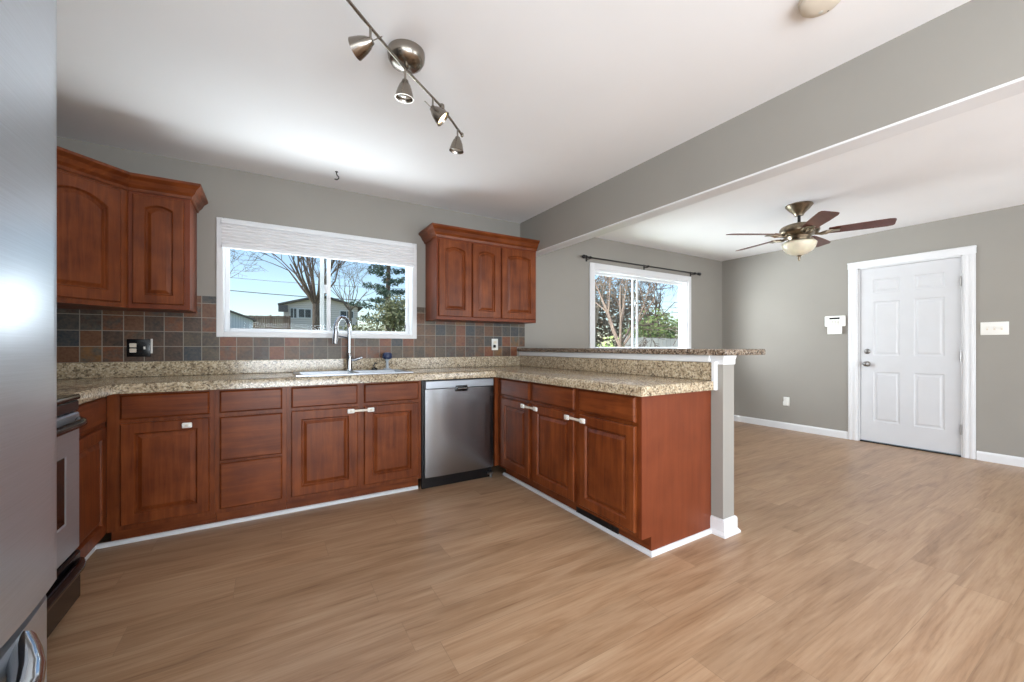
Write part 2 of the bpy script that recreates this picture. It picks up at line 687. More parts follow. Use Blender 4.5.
def grid_wall(xs, zs, holes, fn):
    """a wall in (a, b) cells extruded over depth 0..1 by fn(a, b, t); holes are (a0,a1,b0,b1)"""
    xs = sorted(set(xs + [h for H in holes for h in H[:2]]))
    zs = sorted(set(zs + [h for H in holes for h in H[2:]]))
    mb = MB()
    nx, nz = len(xs), len(zs)
    solid = {}
    for i in range(nx - 1):
        for j in range(nz - 1):
            cx, cz = (xs[i] + xs[i + 1]) / 2, (zs[j] + zs[j + 1]) / 2
            solid[i, j] = not any(h[0] < cx < h[1] and h[2] < cz < h[3] for h in holes)
    idx = {}

    def vid(i, j, s):
        if (i, j, s) not in idx:
            idx[i, j, s] = len(mb.v)
            mb.v.append(tuple(fn(xs[i], zs[j], s)))
        return idx[i, j, s]
    for (i, j), s in solid.items():
        if not s:
            continue
        for q in (0, 1):
            mb.f.append((vid(i, j, q), vid(i + 1, j, q), vid(i + 1, j + 1, q), vid(i, j + 1, q)))
        for (di, dj, a, b) in ((-1, 0, (i, j), (i, j + 1)), (1, 0, (i + 1, j), (i + 1, j + 1)), (0, -1, (i, j), (i + 1, j)), (0, 1, (i, j + 1), (i + 1, j + 1))):
            if not solid.get((i + di, j + dj), False):
                mb.f.append((vid(*a, 0), vid(*b, 0), vid(*b, 1), vid(*a, 1)))
    return mb


# ------------------------------------------------------------------ the room
YB = 3.661      # back wall
XL = -1.42      # left wall
XR = 6.047      # wall with the entry door
YR = -2.6       # wall behind the camera
ZC = 2.466
BX0, BX1 = 2.31, 2.425   # beam and half wall
W1 = (-.335, 1.15, 1.215, 2.076)   # kitchen window opening
W2 = (3.355, 5.19, 1.07, 2.09)    # dining window opening
D1 = (1.118, 1.968, 0, 2.072)      # entry door opening in y

struct(MB().box(XL - .15, XR + .15, YR - .15, YB + .15, -.12, 0).build('floor', 'oak_planks'))
struct(MB().box(XL - .15, XR + .15, YR - .15, YB + .15, ZC, ZC + .12).build('ceiling', 'ceiling_paint'))
struct(grid_wall([XL - .15, XR + .15], [0, ZC], [W1, W2], lambda a, b, s: (a, YB + .14 * s, b)).build('wall_back', 'wall_paint'))
struct(grid_wall([YR, YB], [0, ZC], [(-2.35, -.55, .3, 2.15)], lambda a, b, s: (XL - .15 * s, a, b)).build('wall_left', 'wall_paint'))  # unseen opening added for the side fill lamp
struct(grid_wall([YR, YB], [0, ZC], [D1], lambda a, b, s: (XR + .15 * s, a, b)).build('wall_right', 'wall_paint'))
struct(grid_wall([XL - .15, XR + .15], [0, ZC], [(-.9, 1.5, .05, 2.1), (2.9, 5.7, .2, 2.2)], lambda a, b, s: (a, YR - .12 * s, b)).build('wall_rear', 'wall_paint'))  # unseen openings, made to let the rear fill lamps in
struct(MB().box(BX0, BX1, YR, YB, 2.10, ZC).build('beam', 'wall_paint'))
struct(MB().box(BX0 - .002, BX1 + .002, YR, YB, 2.088, 2.10, .002).build('trim_1', 'trim_white'))

# half wall carrying the bar
HY = 1.392
struct(MB().box(BX0, BX1, HY, YB, 0, 1.075, .002).build('wall_half', 'wall_paint'))
# capital and base moulding round the half wall's end
cap = MB().sweep([(BX0, 1.47), (BX0, HY), (BX1, HY), (BX1, 1.60)][::1],
                 [(0, 0), (.004, 0), (.005, .03), (.009, .045), (.010, .053), (0, .053)], z=1.024)
struct(cap.build('trim_2', 'trim_white'))
basep = [(0, 0), (.026, 0), (.026, .012), (.018, .022), (.013, .028), (.013, .085), (.008, .098), (0, .1)]
struct(MB().sweep([(BX0, 1.466), (BX0, HY), (BX1, HY), (BX1, YB)], basep).build('baseboard_half_wall', 'trim_white'))
# white strip below the bar and at the granite's end
struct(MB().box(BX0 - .016, BX0, 1.47, YB, 1.036, 1.078, .003).build('trim_3', 'trim_white'))
struct(MB().box(BX0 - .03, BX0, 1.425, 1.449, .868, 1.04, .002).build('trim_4', 'trim_white'))

# baseboards
bb = [(0, 0), (.014, 0), (.014, .07), (.01, .082), (.004, .09), (0, .09)]
struct(MB().sweep([(XR, 2.065), (XR, YB), (BX1, YB)][::-1], bb).build('baseboard_dining', 'trim_white'))
struct(MB().sweep([(XR, YR), (XR, 1.025)][::-1], bb).build('baseboard_right', 'trim_white'))

# entry door: casing, slab with six panels, hinges, knob and deadbolt
cas = MB()
for y0, y1 in ((1.03, 1.118), (1.968, 2.062)):
    cas.box(XR - .018, XR, y0, y1, 0, 2.075, .004)
    cas.box(XR - .024, XR - .016, y0 + .012, y0 + .034, 0, 2.06, .003)
    cas.box(XR - .024, XR - .016, y1 - .034, y1 - .012, 0, 2.06, .003)
cas.box(XR - .02, XR, 1.026, 2.066, 2.066, 2.146, .004)
cas.box(XR - .025, XR, 1.024, 2.068, 2.130, 2.146, .003)
cas.box(XR, XR + .15, 1.1185, 1.131, 0, 2.07)
cas.box(XR, XR + .15, 1.955, 1.9675, 0, 2.07)
cas.box(XR, XR + .15, 1.1185, 1.9675, 2.055, 2.0715)
struct(cas.build('trim_5', 'trim_white'))
struct(MB().box(XR - .005, XR + .15, 1.131, 1.955, .0005, .012, .003).build('trim_6', 'black_plastic'), 'dark threshold under the entry door')

door = sempty('door_1', (XR + .02, 1.543, .018), 'white six-panel entry door with knob and deadbolt')
DY0, DY1, DZ0, DZ1 = 1.134, 1.952, .018, 2.052
mb = MB()
dw = DY1 - DY0
us = [0, .115, .365, .46, .71, dw]   # measured from the hinge side
dw_ = dw
us = [0, .118, .118 + .235, dw - .118 - .235, dw - .118, dw]
zsd = [0, .235, .82, 1.01, 1.64, 1.745, 1.90, DZ1 - DZ0]


def dmap(u, v, w):
    return (XR + .02 - w, DY0 + u, DZ0 + v)


for i in range(5):
    for j in range(7):
        a0, a1, b0, b1 = us[i], us[i + 1], zsd[j], zsd[j + 1]
        if i in (1, 3) and j in (1, 3, 5):
            loop_panel(mb, [ring(a0, a1, b0, b1, 0, 0, 2), ring(a0 + .008, a1 - .008, b0 + .008, b1 - .008, -.008, 0, 2),
                            ring(a0 + .022, a1 - .022, b0 + .022, b1 - .022, -.008, 0, 2),
                            ring(a0 + .036, a1 - .036, b0 + .036, b1 - .036, -.002, 0, 2)], dmap)
        else:
            mb.add([dmap(a0, b0, 0), dmap(a1, b0, 0), dmap(a1, b1, 0), dmap(a0, b1, 0)], [(0, 1, 2, 3)])
H = DZ1 - DZ0
c8 = [dmap(0, 0, 0), dmap(dw, 0, 0), dmap(dw, H, 0), dmap(0, H, 0), dmap(0, 0, -.044), dmap(dw, 0, -.044), dmap(dw, H, -.044), dmap(0, H, -.044)]
mb.add(c8, [(4, 5, 6, 7), (0, 1, 5, 4), (1, 2, 6, 5), (2, 3, 7, 6), (3, 0, 4, 7)])
mb.build('panel', 'door_white', door)
rotx = Matrix.Rotation(R(-90), 4, 'Y')
k = MB().lathe([(.030, 0), (.032, .004), (.028, .01), (.012, .014), (.011, .03), (.020, .036), (.027, .046), (.027, .056), (.018, .064), (.004, .066)], 20,
               Matrix.Translation((XR + .02, 1.888, .925)) @ rotx)
k.build('knob', 'satin_nickel', door, 40)['label'] = 'round satin nickel door knob'
k = MB().lathe([(.030, 0), (.031, .005), (.027, .012), (.02, .016), (.006, .017)], 20, Matrix.Translation((XR + .02, 1.888, 1.075)) @ rotx)
k.box(XR - .014, XR + .006, 1.884, 1.892, 1.06, 1.09, .002)
k.build('deadbolt', 'satin_nickel', door, 40)['label'] = 'satin nickel deadbolt with thumb turn'
for z in (.28, 1.03, 1.80):
    h = MB().box(XR - .001, XR + .019, 1.1305, 1.137, z - .05, z + .05, .001).tube([(XR - .004, 1.1325, z - .052), (XR - .004, 1.1325, z + .052)], .006, 8)
    h.build('hinge', 'satin_nickel', door)

# ------------------------------------------------------------------ windows


def slider(name, W, meeting, lab, lock, left_first=True):
    x0, x1, z0, z1 = W
    root = sempty(name, ((x0 + x1) / 2, YB, z0), lab)
    f = MB()
    y0, y1 = YB - .006, YB + .13
    t_ = .034
    f.box(x0 + .001, x0 + t_, y0, y1, z0 + .001, z1 - .001, .003)
    f.box(x1 - t_, x1 - .001, y0, y1, z0 + .001, z1 - .001, .003)
    f.box(x0 + t_, x1 - t_, y0, y1, z0 + .001, z0 + .026, .003)
    f.box(x0 + t_, x1 - t_, y0, y1, z1 - t_, z1 - .001, .003)
    f.build('frame', 'vinyl_white', root)
    s = MB()
    m0, m1 = meeting
    a, b = x0 + t_, x1 - t_
    zz0, zz1 = z0 + .026, z1 - t_
    for (u0, u1, yy) in ((a, m1, YB + .062), (m0, b, YB + .0785)):
        w_ = .031
        s2 = MB()
        s2.box(u0, u0 + w_, yy, yy + .016, zz0, zz1, .003)
        s2.box(u1 - w_, u1, yy, yy + .016, zz0, zz1, .003)
        s2.box(u0 + w_, u1 - w_, yy, yy + .016, zz0, zz0 + w_, .003)
        s2.box(u0 + w_, u1 - w_, yy, yy + .016, zz1 - w_, zz1, .003)
        so = s2.build('sash', 'vinyl_white', root)
        MB().box(u0 + w_, u1 - w_, yy + .006, yy + .010, zz0 + w_, zz1 - w_).build('pane', 'window_glass', so)
    lk = MB().box(lock[0] - .012, lock[0] + .012, YB + .045, YB + .061, lock[1] - .035, lock[1] + .035, .004)
    lk.box(lock[0] - .006, lock[0] + .02, YB + .03, YB + .046, lock[1] - .008, lock[1] + .02, .003)
    lk.build('latch', lock[2], root)
    return root


w1 = slider('window_1', W1, (.355, .435), 'white sliding window above the kitchen sink', (.395, 1.62, 'vinyl_white'))
# flat casing of the kitchen window
c = MB()
for a in ((W1[0] - .012, W1[0] + .03, W1[2] - .012, W1[3] + .012), (W1[1] - .03, W1[1] + .012, W1[2] - .012, W1[3] + .012),
          (W1[0] + .03, W1[1] - .03, W1[2] - .012, W1[2] + .028), (W1[0] + .03, W1[1] - .03, W1[3] - .02, W1[3] + .012)):
    c.box(a[0], a[1], YB - .016, YB - .0005, a[2], a[3], .003)
c.build('casing', 'trim_white', w1)
MB().box(1.075, 1.085, YB + .08, YB + .093, 1.30, 1.335, .003).build('stop', 'black_plastic', w1)
w2 = slider('window_2', W2, (4.13, 4.225), 'white sliding window in the dining room behind the bar', (4.15, 1.70, 'plastic_grey'))
c = MB()
for a in ((3.295, 3.365, 1.02, 2.15), (5.18, 5.25, 1.02, 2.15), (3.365, 5.18, 2.08, 2.15), (3.365, 5.18, 1.02, 1.09)):
    c.box(a[0], a[1], YB - .02, YB - .0005, a[2], a[3], .004)
c.box(3.27, 5.275, YB - .045, YB - .0005, 1.085, 1.103, .004)
c.build('casing', 'trim_white', w2)
MB().box(4.13, 4.16, YB + .046, YB + .062, 1.985, 2.015, .004).build('stop', 'black_plastic', w2)

# pleated shade drawn up to the top of the kitchen window
sh = empty('pleated_shade', (.41, YB - .02, 2.06), 'white pleated window shade raised above the kitchen sink window', 'window shade')
MB().box(-.318, 1.133, YB - .05, YB - .018, 2.038, 2.068, .004).build('headrail', 'vinyl_white', sh)
pl = MB()
n = 12
zt, zb = 2.038, 1.886
prof = []
for i in range(n + 1):
    z = zt + (zb - zt) * i / n
    prof.append((YB - .047 if i % 2 else YB - .040, z))
for i in range(n, -1, -1):
    z = zt + (zb - zt) * i / n
    prof.append((YB - .02 if i % 2 else YB - .027, z))
m_ = len(prof)
vsl = [(-.314, y, z) for y, z in prof] + [(1.129, y, z) for y, z in prof]
pl.add(vsl, [(i, (i + 1) % m_, m_ + (i + 1) % m_, m_ + i) for i in range(m_)] + [tuple(range(m_)), tuple(range(m_, 2 * m_))])
pl.build('fabric', 'shade_fabric', sh)
MB().box(-.316, 1.131, YB - .05, YB - .018, 1.862, 1.887, .005).build('bottom_rail', 'vinyl_white', sh)

# curtain rod over the dining window
rod = empty('curtain_rod', (4.24, YB, 2.19), 'bare black curtain rod above the dining room window', 'curtain rod')
ry = YB - .075
MB().tube([(3.19, ry, 2.19), (5.32, ry, 2.19)], .009, 10).build('rod', 'black_iron', rod, 40)
for x in (3.19, 5.32):
    s_ = -1 if x < 4 else 1
    MB().lathe([(.009, -.005), (.018, .0), (.02, .012), (.012, .02), (.02, .032), (.024, .045), (.016, .062), (.003, .07)], 14,
               Matrix.Translation((x, ry, 2.19)) @ Matrix.Rotation(R(90 * s_), 4, 'Y')).build('finial', 'black_iron', rod, 50)
for x in (3.25, 4.26, 5.25):
    MB().box(x - .012, x + .012, YB - .006, YB - .0005, 2.155, 2.225, .002).tube([(x, YB - .004, 2.18), (x, ry, 2.178)], .006, 8) \
        .tube([(x - .006, ry, 2.19), (x + .006, ry, 2.19)], .016, 12).build('bracket', 'black_iron', rod)

# ------------------------------------------------------------------ wall fittings on the entry wall
kp = empty('alarm_keypad', (XR, 2.20, 1.285), 'white alarm keypad with open flap on the wall beside the entry door', 'alarm keypad')
MB().box(XR - .03, XR - .0005, 2.085, 2.30, 1.38, 1.515, .012, None, 3).build('body', 'plastic_white', kp, 40)
MB().box(XR - .0325, XR - .0295, 2.14, 2.247, 1.472, 1.492, .001).build('display', 'black_plastic', kp)
for r_ in range(3):
    for q in range(4):
        y = 2.145 + q * .03
        z = 1.405 + r_ * .018
        MB().box(XR - .0335, XR - .0295, y, y + .02, z, z + .011, .0015).build('key', 'lens_off', kp)
MB().box(XR - .034, XR - .028, 2.115, 2.268, 1.285, 1.382, .003).build('flap', 'plastic_white', kp)

sw = empty('switch_plate', (XR, .915, 1.245), 'white triple light switch plate on the wall right of the entry door', 'light switch')
MB().box(XR - .007, XR - .0005, .82, 1.0, 1.245, 1.372, .003, None, 2).build('plate', 'plastic_white', sw, 40)
for i in range(3):
    y = .864 + i * .046
    MB().box(XR - .008, XR - .006, y - .006, y + .006, 1.293, 1.325).build('toggle_slot', 'plastic_cream', sw)
    MB().box(XR - .018, XR - .007, y - .004, y + .004, 1.308, 1.322, .001).build('toggle', 'plastic_white', sw)

ou = empty('wall_outlet', (XR, 2.745, .32), 'white outlet with plugged-in device low on the wall left of the entry door', 'outlet')
MB().box(XR - .006, XR - .0005, 2.71, 2.785, .32, .44, .003, None, 2).build('plate', 'plastic_white', ou, 40)
MB().box(XR - .045, XR - .006, 2.722, 2.775, .325, .385, .008, None, 2).build('plug', 'plastic_white', ou, 40)
MB().box(XR - .03, XR - .006, 2.73, 2.768, .395, .44, .008, None, 2).build('cartridge', 'plastic_white', ou, 40)

# outlets on the tiles
ol = empty('outlet_plate', (-.765, YB - .009, 1.062), 'dark two gang outlet and switch plate on the slate tiles left of the window', 'outlet')
yq = YB - .009
MB().box(-.835, -.712, yq - .006, yq, 1.062, 1.182, .003, None, 2).build('plate', 'black_plastic', ol, 40)
for z in (1.105, 1.140):
    MB().box(-.82, -.785, yq - .009, yq - .005, z - .014, z + .014, .003).build('socket', 'plastic_cream', ol)
MB().box(-.748, -.738, yq - .018, yq - .005, 1.112, 1.132, .002).build('toggle', 'plastic_white', ol)
MB().box(-.712, -.702, yq - .011, yq - .001, 1.085, 1.185, .002).build('side_strip', 'plastic_white', ol)  # thin white strip along the plate's right edge

orr = empty('outlet_plate', (1.99, YB - .009, 1.098), 'white outlet plate on the slate tiles under the right wall cabinet', 'outlet')
MB().box(1.953, 2.027, yq - .006, yq, 1.095, 1.212, .003, None, 2).build('plate', 'plastic_white', orr, 40)
for z in (1.132, 1.174):
    MB().box(1.974, 2.006, yq - .009, yq - .005, z - .014, z + .014, .003).build('socket', 'plastic_cream', orr)
MB().box(1.966, 1.99, yq - .03, yq - .009, 1.12, 1.15, .004).build('plug', 'black_plastic', orr)

# ------------------------------------------------------------------ cabinets
CT = .868   # underside of the worktop
FB = lambda u, v, w: (u, 3.05 - w, v)          # back run: u = x
FP = lambda u, v, w: (1.69 - w, u, v)          # peninsula: u = y
FL = lambda u, v, w: (-.78 + w, u, v)          # left run: u = y


def base_cab(label, mp, u0, u1, fronts, depth, woodx, sides=(1, 1), end=None):
    p0 = mp(u0, 0, 0)
    p1 = mp(u1, 0, -depth)
    root = empty('base_cabinet', ((p0[0] + p1[0]) / 2, (p0[1] + p1[1]) / 2, 0), label, 'cabinet', 'cherry base cabinets')
    b = MB()
    # hollow carcass: face board, sides, floor, back
    b.box(u0, u1, .10, CT, -.02, 0)
    b.box(u0, u0 + .016, .10, CT, -depth, -.02)
    b.box(u1 - .016, u1, .10, CT, -depth, -.02)
    b.box(u0, u1, .10, .118, -depth, -.02)
    b.box(u0, u1, .10, CT, -depth, -depth + .01)
    b.mapped(mp)
    b.build('carcass', 'cherry_vertical', root)
    k_ = MB().box(u0, u1, 0, .10, -.09, -.075)
    k_.box(u0, u0 + .016, 0, .10, -depth, -.09)
    k_.box(u1 - .016, u1, 0, .10, -depth, -.09)
    k_.mapped(mp)
    k_.build('toe_kick', woodx, root)
    for kind, a0, a1, b0, b1 in fronts:
        if kind == 'drawer':
            slab_front(mp, a0, a1, b0, b1).build('drawer_front', woodx, root)
        else:
            cab_door(mp, a0, a1, b0, b1).build('door', 'cherry_vertical', root)
    return root


Z0, ZD, ZD2, ZT = .128, .700, .722, .858
base_cab('cherry base cabinet beside the range with one narrow drawer over a door', FL, 2.475, 3.028,
         [('drawer', 2.50, 2.975, ZD2, ZT), ('door', 2.50, 2.975, Z0, ZD)], XL * -1 - .785, 'cherry_across_y')
base_cab('cherry base cabinet in the left corner with white latch pad on its door', FB, -.779, -.297,
         [('drawer', -.722, -.322, ZD2, ZT), ('door', -.722, -.322, Z0, ZD)], .605, 'cherry_across_x')
base_cab('cherry base cabinet with a stack of three drawers left of the sink cabinet', FB, -.296, .088,
         [('drawer', -.272, .062, ZD2, ZT), ('drawer', -.272, .062, .426, ZD - .004), ('drawer', -.272, .062, Z0, .412)], .605, 'cherry_across_x')
base_cab('cherry sink base cabinet with two doors below the kitchen window', FB, .089, 1.005,
         [('drawer', .115, .532, ZD2, ZT), ('drawer', .578, .982, ZD2, ZT), ('door', .115, .532, Z0, ZD), ('door', .578, .982, Z0, ZD)], .605, 'cherry_across_x')
base_cab('cherry peninsula base cabinet with one drawer and door next to the dishwasher corner', FP, 2.505, 3.028,
         [('drawer', 2.53, 2.955, ZD2, ZT), ('door', 2.53, 2.955, Z0, ZD)], .612, 'cherry_across_y')
pc = base_cab('cherry peninsula base cabinet with two drawers over two doors and a plain end panel', FP, 1.482, 2.504,
              [('drawer', 2.005, 2.478, ZD2, ZT), ('drawer', 1.50, 1.955, ZD2, ZT), ('door', 2.005, 2.478, Z0, ZD), ('door', 1.50, 1.955, Z0, ZD)], .612, 'cherry_across_y')
# finished end panel with a toe notch
ep = MB()
poly = [(1.69, .10), (1.69, CT), (2.305, CT), (2.305, 0), (1.765, 0), (1.765, .10)]
v = [(x, 1.466, z) for x, z in poly] + [(x, 1.481, z) for x, z in poly]
nn = len(poly)
ep.add(v, [tuple(range(nn)), tuple(range(nn, 2 * nn))] + [(i, (i + 1) % nn, nn + (i + 1) % nn, nn + i) for i in range(nn)])
ep.build('end_panel', 'cherry_panel', pc)
# black vent grille let into the toe kick
vg = MB().box(1.757, 1.764, 1.70, 2.08, .02, .092, .001)
for i in range(18):
    y = 1.712 + i * .0205
    vg.box(1.753, 1.757, y, y + .007, .026, .086)
vg.build('vent_grille', 'black_iron', pc)
# filler strips at the dishwasher
struct(MB().box(1.652, 1.689, 3.03, 3.05, .10, CT, .001).build('trim_7', 'cherry_vertical'), 'cherry filler strip right of the dishwasher')

# white shoe moulding along the toe kicks
qr = [(0, 0), (.018, 0), (.018, .01), (.013, .018), (.005, .023), (0, .023)]
struct(MB().sweep([(1.0, 3.125), (-.855, 3.125), (-.855, 2.48)][::-1], qr).build('trim_8', 'trim_white'))
struct(MB().sweep([(1.765, 3.06), (1.765, 1.466), (2.296, 1.466)][::-1], qr[:1] + [(-a, b) for a, b in qr[1:]]).mapped(lambda x, y, z: (x, y, z)).build('trim_9', 'trim_white'))

# worktop: one granite piece with a cut-out for the sink, and its upstands
SK = (.165, .945, 3.135, 3.565)
wt = empty('countertop', (.4, 3.3, CT), 'speckled beige granite countertop along back wall and peninsula', 'countertop')
xs = [XL + .002, -.745, .4, 1.65, BX0 - .001]
ys = [1.435, 2.475, 3.012, YB - .001]
holes = [(-.745, 1.65, 1.435, 3.012), (XL, -.745, 1.435, 2.475), SK]
wm = grid_wall(xs, ys, holes, lambda a, b, s: (a, b, CT + .002 + (.925 - CT - .002) * s))
bm = bmesh.new()
for p in wm.v:
    bm.verts.new(p)
bm.verts.ensure_lookup_table()
for q in wm.f:
    try:
        bm.faces.new([bm.verts[i] for i in q])
    except ValueError:
        pass
bmesh.ops.recalc_face_normals(bm, faces=bm.faces[:])
eds = [e for e in bm.edges if len(e.link_faces) == 2 and e.calc_face_angle(0) > 1 and all(v_.co.z > .92 for v_ in e.verts)]
bmesh.ops.bevel(bm, geom=eds, offset=.012, segments=3, affect='EDGES', profile=.5)
MB().frombm(bm).build('slab', 'granite', wt, 35)
MB().box(XL + .002, BX0 - .001, YB - .021, YB - .0005, .9255, 1.028, .003).build('backsplash', 'granite', wt)
MB().box(BX0 - .021, BX0 - .0005, 1.45, YB - .022, .9255, 1.034, .003).build('backsplash', 'granite', wt)

# raised bar top on the half wall
bt = MB().box(2.268, 2.715, 1.352, YB - .002, 1.0785, 1.1165, .007, None, 2)
tag(bt.build('bar_top', 'granite_dark', None, 35), 'raised brown speckled granite bar top on the grey half wall', 'bar top')

# slate tiles
# keep the tiles clear of the bar top
tag(grid_wall([XL + .001, 2.362], [1.0285, 1.384], [(W1[0] - .013, W1[1] + .013, W1[2] - .013, 1.5), (2.262, 2.362, 1.0285, 1.125)],
              lambda a, b, s: (a, YB - .0005 - .0085 * s, b)).build('tile_backsplash', 'slate_tiles', None),
    'multicoloured slate tile backsplash between worktop and wall cabinets', 'backsplash')

# wall cabinets
UZ0, UZ1, UY = 1.372, 2.112, 3.356
crown = [(0, 0), (.01, 0), (.014, .018), (.03, .034), (.042, .06), (.058, .074), (.064, .08), (.064, .096), (0, .096)]


def add_crown(root, path):
    MB().sweep(path, crown, z=UZ1 - .012).build('crown_molding', 'cherry_across_x', root)


ur = empty('wall_cabinet', (1.78, 3.5, UZ0), 'cherry wall cabinet with three doors right of the window', 'cabinet', 'cherry wall cabinets')
MB().box(1.247, 2.308, UY, YB - .0095, UZ0, UZ1, .002).build('carcass', 'cherry_panel', ur)
FU = lambda u, v, w: (u, UY - w, v)
for a0, a1 in ((1.262, 1.575), (1.590, 1.882), (1.900, 2.292)):
    cab_door(FU, a0, a1, UZ0 + .03, UZ1 - .03, rise=.026).build('door', 'cherry_vertical', ur)
add_crown(ur, [(1.247, YB - .001), (1.247, UY), (2.3085, UY)])

ul = empty('wall_cabinet', (-.61, 3.5, UZ0), 'narrow cherry wall cabinet with one arched door left of the window', 'cabinet', 'cherry wall cabinets')
MB().box(-.763, -.46, UY, YB - .0095, UZ0, UZ1, .002).build('carcass', 'cherry_panel', ul)
cab_door(FU, -.738, -.488, UZ0 + .03, UZ1 - .03, rise=.024, fr=.055).build('door', 'cherry_vertical', ul)
add_crown(ul, [(-.763, UY), (-.46, UY), (-.46, YB - .001)])

TM = .355
uc = empty('wall_cabinet', (-1.1, 3.4, UZ0), 'diagonal cherry corner wall cabinet with a wide arched door above the range', 'cabinet', 'cherry wall cabinets')
MB().prism([(-.764, YB - .0095), (-.764, UY), (-.764 - TM, UY - TM), (XL + .001, UY - TM), (XL + .001, YB - .0095)], UZ0, UZ1).build('carcass', 'cherry_vertical', uc)
q_ = math.sqrt(.5)
FD = lambda u, v, w: (-.764 - TM + u * q_ + w * q_, UY - TM + u * q_ - w * q_, v)
LD = TM / q_
cab_door(FD, .045, LD - .045, UZ0 + .03, UZ1 - .03, rise=.06, fr=.062).build('door', 'cherry_vertical', uc)
add_crown(uc, [(XL + .001, UY - TM), (-.764 - TM, UY - TM), (-.764, UY), (-.7635, UY)][:3])

# child safety latches
def pad(mb, mp, u, z, w0=.021):
    mb.box(u - .024, u + .024, z - .016, z + .016, w0, w0 + .012, .006, None, 2)
    mb.mapped(mp)
    return mb


lp = empty('safety_latch', FB(-.428, .665, .02), 'single white oval latch pad on the left corner cabinet door', 'safety latch', 'child safety latches')
pad(MB(), FB, -.428, .665).build('pad', 'plastic_white', lp, 40)
MB().box(-.436, -.420, .659, .671, .034, .037, .002).mapped(FB).build('button', 'plastic_cream', lp)


def strap_latch(label, mp, ua, ub, z):
    p = mp((ua + ub) / 2, z, .02)
    r_ = empty('safety_latch', p, label, 'safety latch', 'child safety latches')
    for u in (ua, ub):
        pad(MB(), mp, u, z).build('pad', 'plastic_white', r_, 40)
        MB().box(u - .009, u + .009, z - .007, z + .007, .0335, .0365, .002).mapped(mp).build('button', 'plastic_cream', r_)
    MB().box(min(ua, ub) + .02, max(ua, ub) - .02, z - .008, z + .008, .024, .029, .001).mapped(mp).build('strap', 'plastic_cream', r_)
    return r_


strap_latch('white strap latch joining the two sink cabinet doors', FB, .486, .622, .672)
strap_latch('white strap latch joining the peninsula corner door to its neighbour', FP, 2.605, 2.43, .672)
strap_latch('white strap latch joining the two doors at the open end of the peninsula', FP, 2.065, 1.91, .667)

# ------------------------------------------------------------------ dishwasher
dw_o = empty('dishwasher', (1.335, 3.35, 0), 'stainless steel dishwasher between sink cabinet and peninsula', 'dishwasher')
MB().box(1.012, 1.648, 3.062, 3.64, .085, .864, .003).build('body', 'black_plastic', dw_o)
# door with a gently bowed face
dm = MB()
nu, nv = 14, 10
X0, X1, ZA, ZB = 1.035, 1.640, .098, .792
dv = []
for j in range(nv + 1):
    for i in range(nu + 1):
        a = 2 * i / nu - 1
        b = 2 * j / nv - 1
        bow = .012 * (1 - a ** 4) * (1 - .35 * b ** 4)
        dv.append((X0 + (X1 - X0) * i / nu, 3.036 - bow, ZA + (ZB - ZA) * j / nv))
nf = len(dv)
dv += [(x, 3.062, z) for x, y, z in dv]
df = []
for j in range(nv):
    for i in range(nu):
        a = j * (nu + 1) + i
        df.append((a, a + 1, a + nu + 2, a + nu + 1))
rim = [i for i in range(nu + 1)] + [j * (nu + 1) + nu for j in range(1, nv + 1)] + [nv * (nu + 1) + i for i in range(nu - 1, -1, -1)] + [j * (nu + 1) for j in range(nv - 1, 0, -1)]
for a, b in zip(rim, rim[1:] + rim[:1]):
    df.append((a, b, b + nf, a + nf))
dm.add(dv, df)
dm.build('door', 'stainless_dish', dw_o, 40)
MB().box(X0, X1, 3.028, 3.062, .796, .858, .004).build('control_strip', 'stainless_range', dw_o)
MB().box(1.285, 1.39, 3.012, 3.030, .766, .814, .006, None, 2).build('pocket_handle', 'black_plastic', dw_o, 40)
MB().tube([(1.298, 3.008, .79), (1.377, 3.008, .79)], .008, 8).build('grip', 'chrome', dw_o, 40)
MB().box(1.02, 1.645, 3.075, 3.10, .002, .09, .002).build('kick_plate', 'black_plastic', dw_o)
lg = MB().box(1.60, 1.648, 3.045, 3.075, .03, .05, .004).tube([(1.63, 3.062, .001), (1.63, 3.062, .04)], .012, 10)
lg.build('levelling_foot', 'satin_nickel', dw_o)

# ------------------------------------------------------------------ sink and what stands on it
sk = empty('kitchen_sink', (.555, 3.35, .925), 'stainless steel double bowl sink set into the granite below the window', 'sink')
rim_ = grid_wall([SK[0] - .02, SK[1] + .02], [SK[2] - .02, SK[3] + .022], [(SK[0] + .02, .545, SK[2] + .02, SK[3] - .06), (.575, SK[1] - .02, SK[2] + .02, SK[3] - .06)],
                 lambda a, b, s: (a, b, .9255 + .007 * s))
rim_.build('rim', 'stainless_sink', sk, 30)


def bowl(x0, x1, y0, y1):
    mb = MB()
    L = []
    for ins, z in ((0, .9258), (.004, .90), (.012, .76), (.03, .742), (.10, .738)):
        L.append([(x0 + ins, y0 + ins, z), (x1 - ins, y0 + ins, z), (x1 - ins, y1 - ins, z), (x0 + ins, y1 - ins, z)])
    loop_panel(mb, L, lambda a, b, c_: (a, b, c_))
    return mb


for x0, x1 in ((SK[0] + .02, .545), (.575, SK[1] - .02)):
    bo = bowl(x0, x1, SK[2] + .02, SK[3] - .06).build('bowl', 'stainless_sink', sk)
    MB().lathe([(.04, .7385), (.042, .7405), (.03, .742), (.012, .741)], 18, Matrix.Translation(((x0 + x1) / 2, 3.33, 0))).build('drain', 'chrome', bo, 40)

